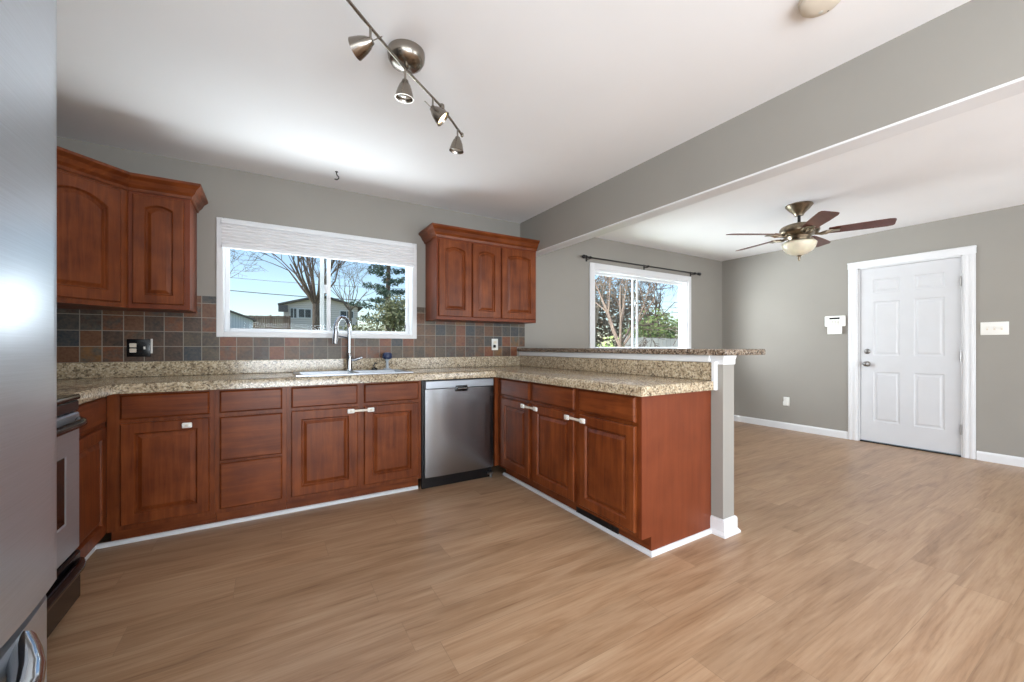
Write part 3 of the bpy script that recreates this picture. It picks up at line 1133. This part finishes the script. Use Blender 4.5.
fz0 = .9328
fa = empty('kitchen_faucet', (.556, 3.545, fz0), 'tall chrome gooseneck faucet behind the sink', 'faucet')
MB().lathe([(.030, 0), (.030, .006), (.024, .012), (.022, .05), (.021, .12), (.018, .14), (.014, .15)], 22, Matrix.Translation((.556, 3.545, fz0))).build('base', 'chrome', fa, 40)
pts = [(.556, 3.545, fz0 + .14), (.556, 3.545, fz0 + .34)]
for i in range(1, 15):
    a = math.pi * i / 14
    pts.append((.556 - .066 * (1 - math.cos(a)) * .9, 3.545 - .066 * (1 - math.cos(a)) * .9, fz0 + .34 + .098 * math.sin(a)))
MB().tube(pts, .0155, 14).build('gooseneck', 'chrome', fa, 60)
ex, ey, ez = pts[-1]
MB().tube([(ex, ey, ez + .005), (ex, ey, ez - .03), (ex - .003, ey - .003, ez - .07), (ex - .006, ey - .006, ez - .12)], [.0165, .0185, .021, .023], 14).build('spray_head', 'chrome', fa, 50)
MB().tube([(.556, 3.545, fz0 + .085), (.60, 3.53, fz0 + .088), (.655, 3.515, fz0 + .108)], [.013, .011, .008], 12).build('lever', 'chrome', fa, 50)
# bracket for the head
MB().tube([(.556, 3.545, fz0 + .27), (.52, 3.51, fz0 + .275), (ex - .0, ey - .0, ez - .055)], [.006, .006, .006], 8).build('docking_arm', 'chrome', fa, 40)

db = empty('dish_brush_holder', (.865, 3.54, fz0), 'small clear stand with a round dark blue dish scrubber behind the sink', 'dish scrubber')
MB().lathe([(.034, 0), (.036, .004), (.028, .010), (.012, .014), (.011, .07), (.02, .085), (.022, .09)], 18, Matrix.Translation((.865, 3.54, fz0))).build('stand', 'bin_clear', db, 40)
MB().lathe([(.02, .088), (.036, .094), (.041, .108), (.040, .128), (.032, .142), (.012, .148)], 20, Matrix.Translation((.865, 3.54, fz0))).build('scrubber', 'blue_plastic', db, 50)
ss = empty('sink_stopper', (.755, 3.53, fz0), 'small black sink stopper with upright loop beside the faucet', 'sink stopper')
MB().lathe([(.024, 0), (.026, .006), (.02, .014), (.008, .02)], 18, Matrix.Translation((.755, 3.53, fz0))).build('plug', 'black_plastic', ss, 40)
MB().tube([(.755, 3.53, fz0 + .015), (.748, 3.53, fz0 + .035), (.76, 3.53, fz0 + .056), (.774, 3.53, fz0 + .052)], .006, 8).build('loop', 'black_plastic', ss, 50)

# ------------------------------------------------------------------ range
rg = empty('kitchen_range', (-1.06, 2.09, 0), 'stainless steel and black range between base cabinet and refrigerator', 'range')
RY0, RY1, RX = 1.70, 2.462, -.755
MB().box(XL + .01, RX, RY0, RY1, .02, .902, .004).build('body', 'black_enamel', rg)
MB().box(XL + .01, RX + .045, RY0 - .002, RY1 + .002, .903, .926, .008, None, 2).build('cooktop', 'black_enamel', rg, 40)
for bx_, by_, br_ in ((-1.22, 1.90, .08), (-1.22, 2.27, .095), (-.92, 1.90, .095), (-.92, 2.27, .08)):
    MB().lathe([(br_, .9262), (br_, .928), (br_ - .006, .928), (br_ - .006, .9262)], 28, Matrix.Translation((bx_, by_, 0)), cap=False).build('burner_ring', 'rubber_grey', rg)
MB().box(XL + .012, XL + .07, RY0, RY1, .927, 1.08, .006).build('backguard', 'black_enamel', rg)
MB().box(RX, RX + .04, RY0 + .004, RY1 - .004, .855, .902, .005).build('control_panel', 'black_enamel', rg)
od = MB()
loop_panel(od, [ring(RY0 + .004, RY1 - .004, .262, .85, 0, 0, 6), ring(RY0 + .004, RY1 - .004, .262, .85, .036, 0, 6), ring(RY0 + .01, RY1 - .01, .268, .844, .042, 0, 6),
                ring(RY0 + .138, RY1 - .138, .405, .69, .042, 0, 6), ring(RY0 + .144, RY1 - .144, .411, .684, .038, 0, 6)], lambda u, v, w: (RX + w, u, v))
odo = od.build('oven_door', 'stainless_range', rg, 30)
MB().box(RX + .034, RX + .0405, RY0 + .146, RY1 - .146, .413, .682, .002).build('oven_window', 'black_enamel', odo)
hn = MB()
hy0, hy1 = RY0 + .03, RY1 - .03
hp = []
for i in range(17):
    s_ = i / 16
    e_ = min(1, min(s_, 1 - s_) * 7)
    hp.append((RX + .036 + .042 * math.sin(e_ * math.pi / 2), RY0 + .012 + (RY1 - RY0 - .024) * s_, .815))
hn.tube(hp, .017, 10)
hn.build('door_handle', 'black_enamel', rg, 50)
dr = MB()
loop_panel(dr, [ring(RY0 + .004, RY1 - .004, .045, .252, 0, 0, 6), ring(RY0 + .004, RY1 - .004, .045, .252, .038, 0, 6), ring(RY0 + .012, RY1 - .012, .053, .244, .046, 0, 6)],
           lambda u, v, w: (RX + w, u, v))
dr.build('storage_drawer', 'black_plastic', rg, 30)
lip = []
for i in range(17):
    s_ = i / 16
    e_ = min(1, min(s_, 1 - s_) * 6)
    lip.append((RX + .042 + .026 * math.sin(e_ * math.pi / 2), RY0 + .012 + (RY1 - RY0 - .024) * s_, .212 - .012 * (1 - e_)))
MB().tube(lip, .02, 10).build('drawer_handle', 'black_enamel', rg, 50)
MB().box(XL + .05, RX - .03, RY0 + .02, RY1 - .02, 0, .03).build('plinth', 'black_plastic', rg)

# ------------------------------------------------------------------ refrigerator
FX = -.338
FY0, FY1 = .22, 1.112
fg = empty('refrigerator', (-.8, .66, 0), 'tall stainless steel refrigerator in the left foreground beside the range', 'refrigerator')
MB().box(-1.25, FX - .075, FY0, FY1, .03, 1.86, .006).build('body', 'rubber_grey', fg)


def bowed(y0, y1, z0, z1, bow=.03, r=.012, x=FX):
    mb = MB()
    nu_, nv_ = 24, 2
    front = []
    for i in range(nu_ + 1):
        s_ = i / nu_
        a = 2 * s_ - 1
        e_ = min(s_, 1 - s_) * (y1 - y0)
        rd = r - math.sqrt(max(0, r * r - max(0, r - e_) ** 2)) if e_ < r else 0
        front.append((x - bow * a * a - rd, y0 + (y1 - y0) * s_))
    poly_ = front + [(x - .07, y1), (x - .07, y0)]
    mb.prism(poly_, z0, z1)
    return mb


bowed((FY0 + FY1) / 2 + .003, FY1, .692, 1.86, .012).build('door', 'stainless_fridge', fg, 40)
bowed(FY0, (FY0 + FY1) / 2 - .003, .692, 1.86, .012).build('door', 'stainless_fridge', fg, 40)
bowed(FY0, FY1, .06, .668, .02).build('freezer_drawer', 'stainless_fridge', fg, 40)
hp = []
for i in range(19):
    s_ = i / 18
    e_ = min(1, min(s_, 1 - s_) * 5)
    hp.append((FX - .015 + .045 * math.sin(e_ * math.pi / 2), FY0 + .12 + (FY1 - FY0 - .26) * s_, .626 + .022 * (1 - e_)))
MB().tube(hp, .02, 12).build('handle', 'chrome', fg, 60)
for s_ in (-1, 1):
    yc = (FY0 + FY1) / 2 + s_ * .04
    hp = []
    for i in range(19):
        q = i / 18
        e_ = min(1, min(q, 1 - q) * 6)
        hp.append((FX - .012 + .055 * math.sin(e_ * math.pi / 2), yc, .75 + .9 * q))
    MB().tube(hp, .014, 12).build('handle', 'chrome', fg, 60)
MB().box(-1.2, FX - .1, FY0 + .03, FY1 - .03, 0, .04).build('plinth', 'black_plastic', fg)

# ------------------------------------------------------------------ ceiling fan
FC = Vector((4.262, 1.83, ZC))
fan = empty('ceiling_fan', FC, 'five blade ceiling fan with frosted bowl light over the dining area', 'ceiling fan')
T = Matrix.Translation(FC)
MB().lathe([(.108, -.0005), (.11, -.01), (.1, -.022), (.082, -.045), (.052, -.073), (.038, -.092), (.034, -.102), (.02, -.104)], 30, T).build('canopy', 'antique_brass', fan, 40)
MB().lathe([(.013, -.10), (.013, -.20)], 14, T).build('downrod', 'black_iron', fan, 40)
MB().lathe([(.02, -.165), (.035, -.172), (.06, -.18), (.11, -.19), (.145, -.205), (.158, -.225), (.16, -.255), (.152, -.27), (.13, -.285), (.10, -.30), (.085, -.33), (.12, -.345), (.125, -.355), (.03, -.356)], 32, T) \
    .build('motor_housing', 'antique_brass', fan, 35)
for i in range(5):
    a = R(5 + 72 * i)
    X = T @ Matrix.Rotation(a, 4, 'Z')
    ir = MB()
    ir.tube([X @ Vector((.12, 0, -.285)), X @ Vector((.17, .0, -.30)), X @ Vector((.235, 0, -.285))], [.014, .011, .012], 8)
    for s_ in (-1, 1):
        ir.tube([X @ Vector((.15, .01 * s_, -.295)), X @ Vector((.20, .045 * s_, -.29)), X @ Vector((.25, .035 * s_, -.281))], [.008, .009, .007], 8)
    ir.box(.215, .30, -.042, .042, -.287, -.281, .002, X @ Matrix.Translation((0, 0, 0)))
    ir.build('blade_iron', 'antique_brass', fan, 40)
    bl = MB()
    X2 = X @ Matrix.Translation((.22, 0, -.277)) @ Matrix.Rotation(R(-12), 4, 'X')
    outl = [(0, -.052), (.06, -.06), (.25, -.068), (.40, -.07), (.435, -.062), (.445, -.045), (.445, .045), (.435, .062), (.40, .07), (.25, .068), (.06, .06), (0, .052)]
    m_ = len(outl)
    bl.add([X2 @ Vector((x, y, -.003)) for x, y in outl] + [X2 @ Vector((x, y, .003)) for x, y in outl],
           [tuple(range(m_))[::-1], tuple(range(m_, 2 * m_))] + [(k, (k + 1) % m_, m_ + (k + 1) % m_, m_ + k) for k in range(m_)])
    bl.build('blade', 'blade_wood', fan)
MB().lathe([(.100, -.350), (.130, -.354), (.138, -.362), (.137, -.378), (.126, -.41), (.102, -.44), (.068, -.462), (.035, -.474), (.008, -.476)], 32, T).build('light_bowl', 'alabaster', fan, 50)
MB().lathe([(.008, -.474), (.022, -.478), (.016, -.488), (.01, -.50), (.013, -.508), (.006, -.525), (.002, -.53)], 16, T).build('finial', 'antique_brass', fan, 50)
# ------------------------------------------------------------------ track light
TC = Vector((.525, 1.80, ZC))
tr_ = empty('track_light', TC, 'brushed nickel track light with four adjustable heads on the kitchen ceiling', 'track light')
MB().lathe([(.082, -.0005), (.083, -.012), (.08, -.034), (.07, -.052), (.05, -.064), (.02, -.069), (.008, -.07)], 32, Matrix.Translation(TC)).build('canopy', 'nickel_dark', tr_, 50)
ZBAR = 2.372
barpts = [Vector((.150, 1.452, ZBAR)), Vector((.319, 1.604, ZBAR)), Vector((.512, 1.775, ZBAR)), Vector((.756, 1.960, ZBAR))]
bar2 = [Vector((.756, 1.960, ZBAR)), Vector((.958, 2.158, ZBAR))]
MB().tube([TC + Vector((0, 0, -.06)), Vector((.520, 1.785, ZBAR))], .009, 10).build('stem', 'nickel_dark', tr_, 40)
MB().tube(barpts, .0065, 10).build('bar', 'nickel_dark', tr_, 40)
MB().tube(bar2, .0065, 10).build('bar', 'nickel_dark', tr_, 40)
MB().lathe([(.004, -.016), (.013, -.012), (.015, 0), (.013, .012), (.004, .016)], 14, Matrix.Translation((.756, 1.96, ZBAR))).build('joint', 'nickel_dark', tr_, 50)
MB().lathe([(.003, -.014), (.009, -.008), (.009, .008), (.003, .014)], 12, Matrix.Translation((.958, 2.158, ZBAR))).build('end_cap', 'nickel_dark', tr_, 50)


def head(p, d, glow=False, drop=.055):
    """bell shade hanging from bar point p, opening along direction d"""
    p = Vector(p)
    d = Vector(d).normalized()
    piv = p + Vector((0, 0, -drop))
    X = Matrix.Translation(piv) @ d.to_track_quat('Z', 'Y').to_matrix().to_4x4()
    h = MB().lathe([(.004, -.012), (.013, -.009), (.017, .002), (.024, .012), (.031, .030), (.036, .048), (.039, .062), (.041, .070), (.038, .070), (.033, .052), (.026, .03), (.012, .018)], 24, X)
    ho = h.build('lamp_head', 'nickel_dark', tr_, 45)
    MB().tube([p + Vector((0, 0, .004)), p + Vector((0, 0, -drop))], .005, 8).build('arm', 'nickel_dark', ho, 40)
    MB().lathe([(.035, .056), (.028, .061), (.008, .063)], 18, X).build('bulb', 'lamp_glow' if glow else 'lens_off', ho, 50)
    hd = Vector((d.x, d.y, 0))
    side = d.orthogonal().normalized()
    MB().tube([piv, piv - d * .05 + side * .008], .0022, 6).build('aiming_pin', 'nickel_dark', ho)
    return piv + d * .085


h1 = head((.330, 1.614, ZBAR), (-.62, .62, -.22))
h2 = head((.512, 1.775, ZBAR), (-.02, .10, -1), drop=.06)
h3 = head((.690, 1.910, ZBAR), (.62, -.25, -.62), True)
h4 = head((.910, 2.112, ZBAR), (-.06, .10, -1))
lamp('track_bulb', 'SPOT', h3, h3 + Vector((.55, -.2, -.7)), 12, (1, .86, .66), spot_size=R(80), spot_blend=.5, shadow_soft_size=.03)

# smoke detector
sd = empty('smoke_detector', (1.79, .695, ZC), 'round cream smoke detector on the kitchen ceiling near the beam', 'smoke detector')
T2 = Matrix.Translation((1.79, .695, ZC))
MB().lathe([(.070, -.0005), (.072, -.006), (.070, -.014), (.066, -.016)], 30, T2).build('base', 'plastic_cream', sd, 40)
MB().lathe([(.066, -.015), (.066, -.030), (.056, -.040), (.03, -.045), (.006, -.046)], 30, T2).build('cover', 'plastic_cream', sd, 40)
MB().lathe([(.008, -.044), (.008, -.049), (.002, -.050)], 12, Matrix.Translation((1.815, .705, ZC + .003))).build('test_button', 'lens_off', sd, 40)
MB().lathe([(.004, -.038), (.004, -.044)], 8, Matrix.Translation((1.835, .69, ZC + .002))).build('indicator', 'black_plastic', sd)

# cup hook
hk = MB().tube([(.427, 3.30, ZC - .0005), (.427, 3.30, ZC - .018), (.430, 3.295, ZC - .03), (.440, 3.285, ZC - .045), (.440, 3.285, ZC - .056), (.428, 3.295, ZC - .064), (.415, 3.305, ZC - .058)], .0045, 8)
hk.lathe([(.011, -.0005), (.011, -.004), (.004, -.006)], 12, Matrix.Translation((.427, 3.30, ZC)))
tag(hk.build('ceiling_hook', 'black_iron', None, 50), 'small black cup hook screwed into the ceiling above the window', 'hook')

# ------------------------------------------------------------------ outdoors


def gz(x, y):
    s = max(0, min(1, (y - 6) / 34))
    s = s * s * (3 - 2 * s)
    return -.35 + 2.75 * s * max(0.25, min(1, 1 - (x - 10) / 20))


gm = MB()
NX, NY = 40, 40
gv = []
for j in range(NY + 1):
    for i in range(NX + 1):
        x = -30 + 80 * i / NX
        y = 3.9 + 76 * j / NY
        gv.append((x, y, gz(x, y)))
gm.add(gv, [(j * (NX + 1) + i, j * (NX + 1) + i + 1, (j + 1) * (NX + 1) + i + 1, (j + 1) * (NX + 1) + i) for j in range(NY) for i in range(NX)])
struct(gm.build('ground', 'lawn', None, 60, origin=(0, 0, 0)), 'lawn rising behind the house')

CY, SY = math.cos(R(31.07)), math.sin(R(31.07))


def out(px, d):
    """place on the ground seen d metres ahead in picture column px"""
    r_ = (px - 512) / 399.6 * d
    return d * SY + r_ * CY, d * CY - r_ * SY


def zat(py, d):
    return 1.132 - (py - 346.5) / 399.6 * d


# neighbour's house: gable end towards us, broad low roof
hx, hy = out(322, 40)
hg = gz(hx, hy)
nh = empty('neighbour_house', (hx, hy, hg), 'white sided neighbouring house with low gable roof behind the bare tree', 'house')
HX = Matrix.Translation((hx, hy, 0)) @ Matrix.Rotation(R(-5), 4, 'Z')
W_, E_, RD = 3.35, zat(306, 40), zat(297, 40)


def hmap(mb):
    return mb.mapped(lambda x, y, z: HX @ Vector((x, y, z)))


b = MB()
pl_ = [(-W_, hg - .5), (W_, hg - .5), (W_, E_), (0, RD), (-W_, E_)]
b.add([(x, 0, z) for x, z in pl_] + [(x, 9, z) for x, z in pl_], [(0, 1, 2, 3, 4), (5, 6, 7, 8, 9), (0, 1, 6, 5), (1, 2, 7, 6), (2, 3, 8, 7), (3, 4, 9, 8), (4, 0, 5, 9)])
hmap(b).build('wall', 'siding_white', nh)
sl = (RD - E_) / W_
b = MB()
for s_ in (-1, 1):
    p = [(0, RD + .02), (s_ * (W_ + .45), E_ - sl * .45 + .02), (s_ * (W_ + .45), E_ - sl * .45 + .17), (0, RD + .2)]
    b.add([(x, -.5, z) for x, z in p] + [(x, 9.4, z) for x, z in p], [(0, 1, 2, 3), (4, 5, 6, 7)] + [(i, (i + 1) % 4, 4 + (i + 1) % 4, 4 + i) for i in range(4)])
hmap(b).build('roof', 'shingle_grey', nh)
for x0, x1, z0, z1 in ((-2.75, -2.25, zat(318.5, 40), zat(309.5, 40)), (-2.05, -1.0, zat(318, 40), zat(310, 40)), (1.7, 2.9, zat(317, 40), zat(310.5, 40))):
    b = MB()
    for q in ((x0 - .08, x0, z0, z1), (x1, x1 + .08, z0, z1), (x0 - .08, x1 + .08, z1, z1 + .08), (x0 - .08, x1 + .08, z0 - .08, z0)):
        b.box(q[0], q[1], -.06, .0, q[2], q[3])
    b.box((x0 + x1) / 2 - .03, (x0 + x1) / 2 + .03, -.05, 0, z0, z1)
    wf = hmap(b).build('window', 'trim_white', nh)
    hmap(MB().box(x0, x1, -.03, -.005, z0, z1)).build('pane', 'house_glass', wf)
b = MB()
b.box(-W_ - .4, -W_ + .4, -.55, -.42, E_ - .75, E_ - .1)
hmap(b).build('soffit_box', 'shingle_grey', nh)

# blue-white shed on the left
sx_, sy_ = out(214, 26)
sg = gz(sx_, sy_)
shd = empty('garden_shed', (sx_, sy_, sg), 'pale blue-white outbuilding at the left edge of the kitchen window view', 'shed')
SX = Matrix.Translation((sx_, sy_, 0)) @ Matrix.Rotation(R(12), 4, 'Z')
se, sr = zat(318.5, 26), zat(306, 26)
b = MB()
pl_ = [(-2.4, sg - .4), (2.15, sg - .4), (2.15, se), (-.1, sr), (-2.4, se)]
b.add([(x, 0, z) for x, z in pl_] + [(x, 5, z) for x, z in pl_], [(0, 1, 2, 3, 4), (5, 6, 7, 8, 9), (0, 1, 6, 5), (1, 2, 7, 6), (2, 3, 8, 7), (3, 4, 9, 8), (4, 0, 5, 9)])
b.mapped(lambda x, y, z: SX @ Vector((x, y, z))).build('wall', 'siding_blue', shd)
b = MB()
for p in (((-.1, sr + .01), (2.35, se - .09), (2.35, se + .02), (-.1, sr + .13)), ((-.1, sr + .01), (-2.6, se - .09), (-2.6, se + .02), (-.1, sr + .13))):
    b.add([(x, -.25, z) for x, z in p] + [(x, 5.2, z) for x, z in p], [(0, 1, 2, 3), (4, 5, 6, 7)] + [(i, (i + 1) % 4, 4 + (i + 1) % 4, 4 + i) for i in range(4)])
b.mapped(lambda x, y, z: SX @ Vector((x, y, z))).build('roof', 'shingle_grey', shd)


def fence(label, pa, pb, h, mat, board=.16, gap=.02):
    ax, ay = pa
    bx, by = pb
    L = math.hypot(bx - ax, by - ay)
    g0 = gz((ax + bx) / 2, (ay + by) / 2)
    root = empty('garden_fence', ((ax + bx) / 2, (ay + by) / 2, g0), label, 'fence')
    ux, uy = (bx - ax) / L, (by - ay) / L
    fn = lambda u, v, w: (ax + ux * u - uy * w, ay + uy * u + ux * w, gz(ax + ux * u, ay + uy * u) + v)
    mb = MB()
    u = 0
    while u < L:
        mb.box(u, u + board, -.2, h + rnd.uniform(-.02, .02), -.012, .012)
        u += board + gap
    mb.mapped(lambda a, b_, c_: fn(a, b_, c_)).build('boards', mat, root)
    u = 0
    while u < L:
        MB().box(u, u + .1, -.2, h + .08, .012, .11).mapped(lambda a, b_, c_: fn(a, b_, c_)).build('post', mat, root)
        u += 2.4
    for z in (.35, h - .3):
        MB().box(0, L, z, z + .09, .012, .05).mapped(lambda a, b_, c_: fn(a, b_, c_)).build('rail', mat, root)
    return root


fence('weathered brown board fence between the shed and the neighbouring house', out(240, 36), out(290, 37), 1.55, 'fence_wood')
fence('pale board fence low in the dining window view', out(625, 13.5), out(705, 14.0), 1.72, 'fence_white', .14, .012)


def branch(mb, p, d, r, L, depth, spread, up=.12, nseg=4, kids=(2, 3), minr=.006):
    pts, rs = [Vector(p)], [r]
    dd = Vector(d).normalized()
    for i in range(nseg):
        dd = (dd + Vector((rnd.gauss(0, .1), rnd.gauss(0, .1), rnd.gauss(0, .07) + up * .3))).normalized()
        pts.append(pts[-1] + dd * L / nseg)
        rs.append(max(minr, r * (1 - .5 * (i + 1) / nseg)))
    mb.tube(pts, rs, 5 if r < .05 else 8, cap=False)
    if depth <= 0:
        return
    for k in range(rnd.randint(*kids)):
        j = rnd.randint(max(1, nseg // 2), nseg)
        ax = Vector((rnd.gauss(0, 1), rnd.gauss(0, 1), rnd.gauss(0, .5))).normalized()
        nd = (dd + ax * spread).normalized()
        branch(mb, pts[j], nd, rs[j] * .72, L * rnd.uniform(.6, .85), depth - 1, spread, up, nseg, kids, minr)


def bare_tree(label, px, d, trunk_h, r0, limbs, depth, L, mat, spread=.55, lean=0):
    x, y = out(px, d)
    g0 = gz(x, y)
    root = empty('bare_tree', (x, y, g0), label, 'tree', 'leafless trees in the gardens')
    tk = MB()
    top = Vector((x + lean, y, g0 + trunk_h))
    tk.tube([(x, y, g0 - .2), (x + .1 * lean, y, g0 + .25), (x + lean * .5, y, g0 + trunk_h * .6), top], [r0 * 1.35, r0 * 1.05, r0 * .95, r0 * .9], 12)
    tk.build('trunk', mat, root, 60)
    mb = MB()
    for i in range(limbs):
        a = 2 * math.pi * i / limbs + rnd.uniform(-.4, .4)
        sp = rnd.uniform(.25, .95)
        dvec = Vector((math.cos(a) * sp, math.sin(a) * sp, 1))
        branch(mb, top + Vector((0, 0, rnd.uniform(-.25, .05) * trunk_h * .4)), dvec, r0 * rnd.uniform(.26, .42), L * rnd.uniform(.8, 1.15), depth, spread)
    mb.build('branches', mat, root, 60)
    return root


bare_tree('large leafless tree in front of the neighbouring white house', 316, 22, 2.3, .19, 18, 4, 3.0, 'bark_brown', .55)
bare_tree('leafless tree beyond the house right of the window mullion', 350, 36, 2.0, .15, 9, 4, 2.6, 'bark_grey', .8)
bare_tree('thin leafless tree at the far left of the kitchen window view', 216, 18, 2.6, .07, 6, 4, 1.7, 'bark_grey', .7)


def leaves(mb, c_, rad, n_, size, shell=.55):
    c_ = Vector(c_)
    for _ in range(n_):
        v_ = Vector((rnd.gauss(0, 1), rnd.gauss(0, 1), rnd.gauss(0, 1))).normalized()
        q = shell + (1 - shell) * rnd.random() ** .6
        p = c_ + Vector((v_.x * rad[0], v_.y * rad[1], v_.z * rad[2])) * q * rnd.uniform(.75, 1.1)
        a = Vector((rnd.gauss(0, 1), rnd.gauss(0, 1), rnd.gauss(0, 1))).normalized()
        b_ = a.orthogonal().normalized()
        s_ = size * rnd.uniform(.6, 1.4)
        mb.add([p - a * s_, p + b_ * s_ * .5, p + a * s_, p - b_ * s_ * .5], [(0, 1, 2, 3)])


def bush(label, px, d, blobs, n_, size, mat, group, cat='bush', name='leafy_bush'):
    x, y = out(px, d)
    g0 = gz(x, y)
    root = empty(name, (x, y, g0), label, cat, group)
    mb = MB()
    st = MB()
    for dx, dy, h, rx, rz in blobs:
        leaves(mb, (x + dx, y + dy, g0 + h), (rx, rx, rz), n_, size, .3)
        st.tube([(x + dx * .2, y + dy * .2, g0 - .1), (x + dx * .6, y + dy * .6, g0 + h * .5), (x + dx, y + dy, g0 + h)], [.07, .05, .02], 6)
    mb.build('foliage', mat, root)
    st.build('stems', 'bark_brown', root, 60)
    return root


bush('dense olive green bush at the right of the kitchen window', 385, 12,
     [(-.7, 0, 1.3, .75, .8), (.1, .2, 1.6, .9, 1.0), (.75, .1, 1.9, .8, .9), (-.25, -.3, .9, .8, .7), (.8, -.2, 1.0, .8, .8), (.3, 0, 2.3, .55, .55), (-.95, 0, .8, .6, .6)], 900, .062, 'leaf_olive', 'leafy shrubs in the gardens')

# evergreen behind the bush
x, y = out(388, 19)
g0 = gz(x, y)
ev = empty('evergreen_tree', (x, y, g0), 'tall dark evergreen tree rising behind the olive bush', 'tree')
MB().tube([(x, y, g0 - .2), (x, y, g0 + 3.2), (x + .1, y, g0 + 6.5)], [.16, .11, .04], 8).build('trunk', 'bark_brown', ev, 60)
mb = MB()
for i in range(26):
    a = i * 2.4
    h = 1.6 + i * .19
    L = (1.5 - .035 * i) * rnd.uniform(.75, 1.15)
    for q in range(4):
        s_ = (q + 1) / 4
        leaves(mb, (x + math.cos(a) * L * s_, y + math.sin(a) * L * s_, g0 + h + .12 * s_), (.34, .34, .17), 60, .07, .2)
mb.build('foliage', 'leaf_evergreen', ev)

bush('yellow green spring bush in the left pane of the dining window', 604, 6.6, [(-.4, 0, .95, .5, .5), (.15, .1, 1.15, .45, .5), (.5, 0, .8, .45, .45), (-.1, -.2, .6, .6, .45)], 600, .04, 'leaf_spring', 'leafy shrubs in the gardens')
bush('bright green bush above the pale fence in the dining window', 660, 15.5, [(-.8, 0, 1.7, 1.0, .8), (.1, .2, 2.1, 1.0, .8), (1.0, 0, 1.6, 1.0, .9), (1.9, .2, 1.8, .9, .9)], 800, .075, 'leaf_spring', 'leafy shrubs in the gardens')
bush('brown dry hedge behind the garden trees outside the dining window', 612, 36, [(-6.3, 0, 3.2, 2.8, 4.2), (-3.1, .4, 3.8, 2.8, 4.8), (0, 0, 3.7, 2.8, 4.8), (3.0, .4, 3.2, 2.7, 3.9), (5.7, .4, 2.2, 2.7, 2.8)], 2200, .2, 'leaf_dry', None, 'hedge', 'dry_hedge')
bare_tree('leaning leafless tree in the left pane of the dining window', 625, 9.4, 1.5, .10, 6, 5, 1.5, 'bark_brown', .7, -.15)
bare_tree('slim leafless tree left in the dining window behind the spring bush', 594, 14, 2.0, .08, 7, 5, 1.5, 'bark_grey', .7)
bare_tree('leafless tree in the right pane of the dining window behind the pale fence', 654, 22, 2.4, .12, 8, 5, 2.0, 'bark_brown', .75)

# overhead wires with the poles that carry them (poles stand outside the view)
for lab, d0, d1, pya, pyb in (('upper thin overhead wire across the kitchen window view', 26, 30, 276, 291), ('lower thick overhead wire across the kitchen window view', 24, 28, 289, 304)):
    ax, ay = out(150, d0)
    bx, by = out(500, d1)
    za, zb_ = zat(pya - 3, d0), zat(pyb + 3, d1)
    pts = []
    for i in range(17):
        s_ = i / 16
        pts.append((ax + (bx - ax) * s_, ay + (by - ay) * s_, za + (zb_ - za) * s_ - .35 * 4 * s_ * (1 - s_) + .25))
    tag(MB().tube(pts, .022 if 'lower' in lab else .012, 6).build('overhead_wire', 'wire_black', None, 60), lab, 'wire')
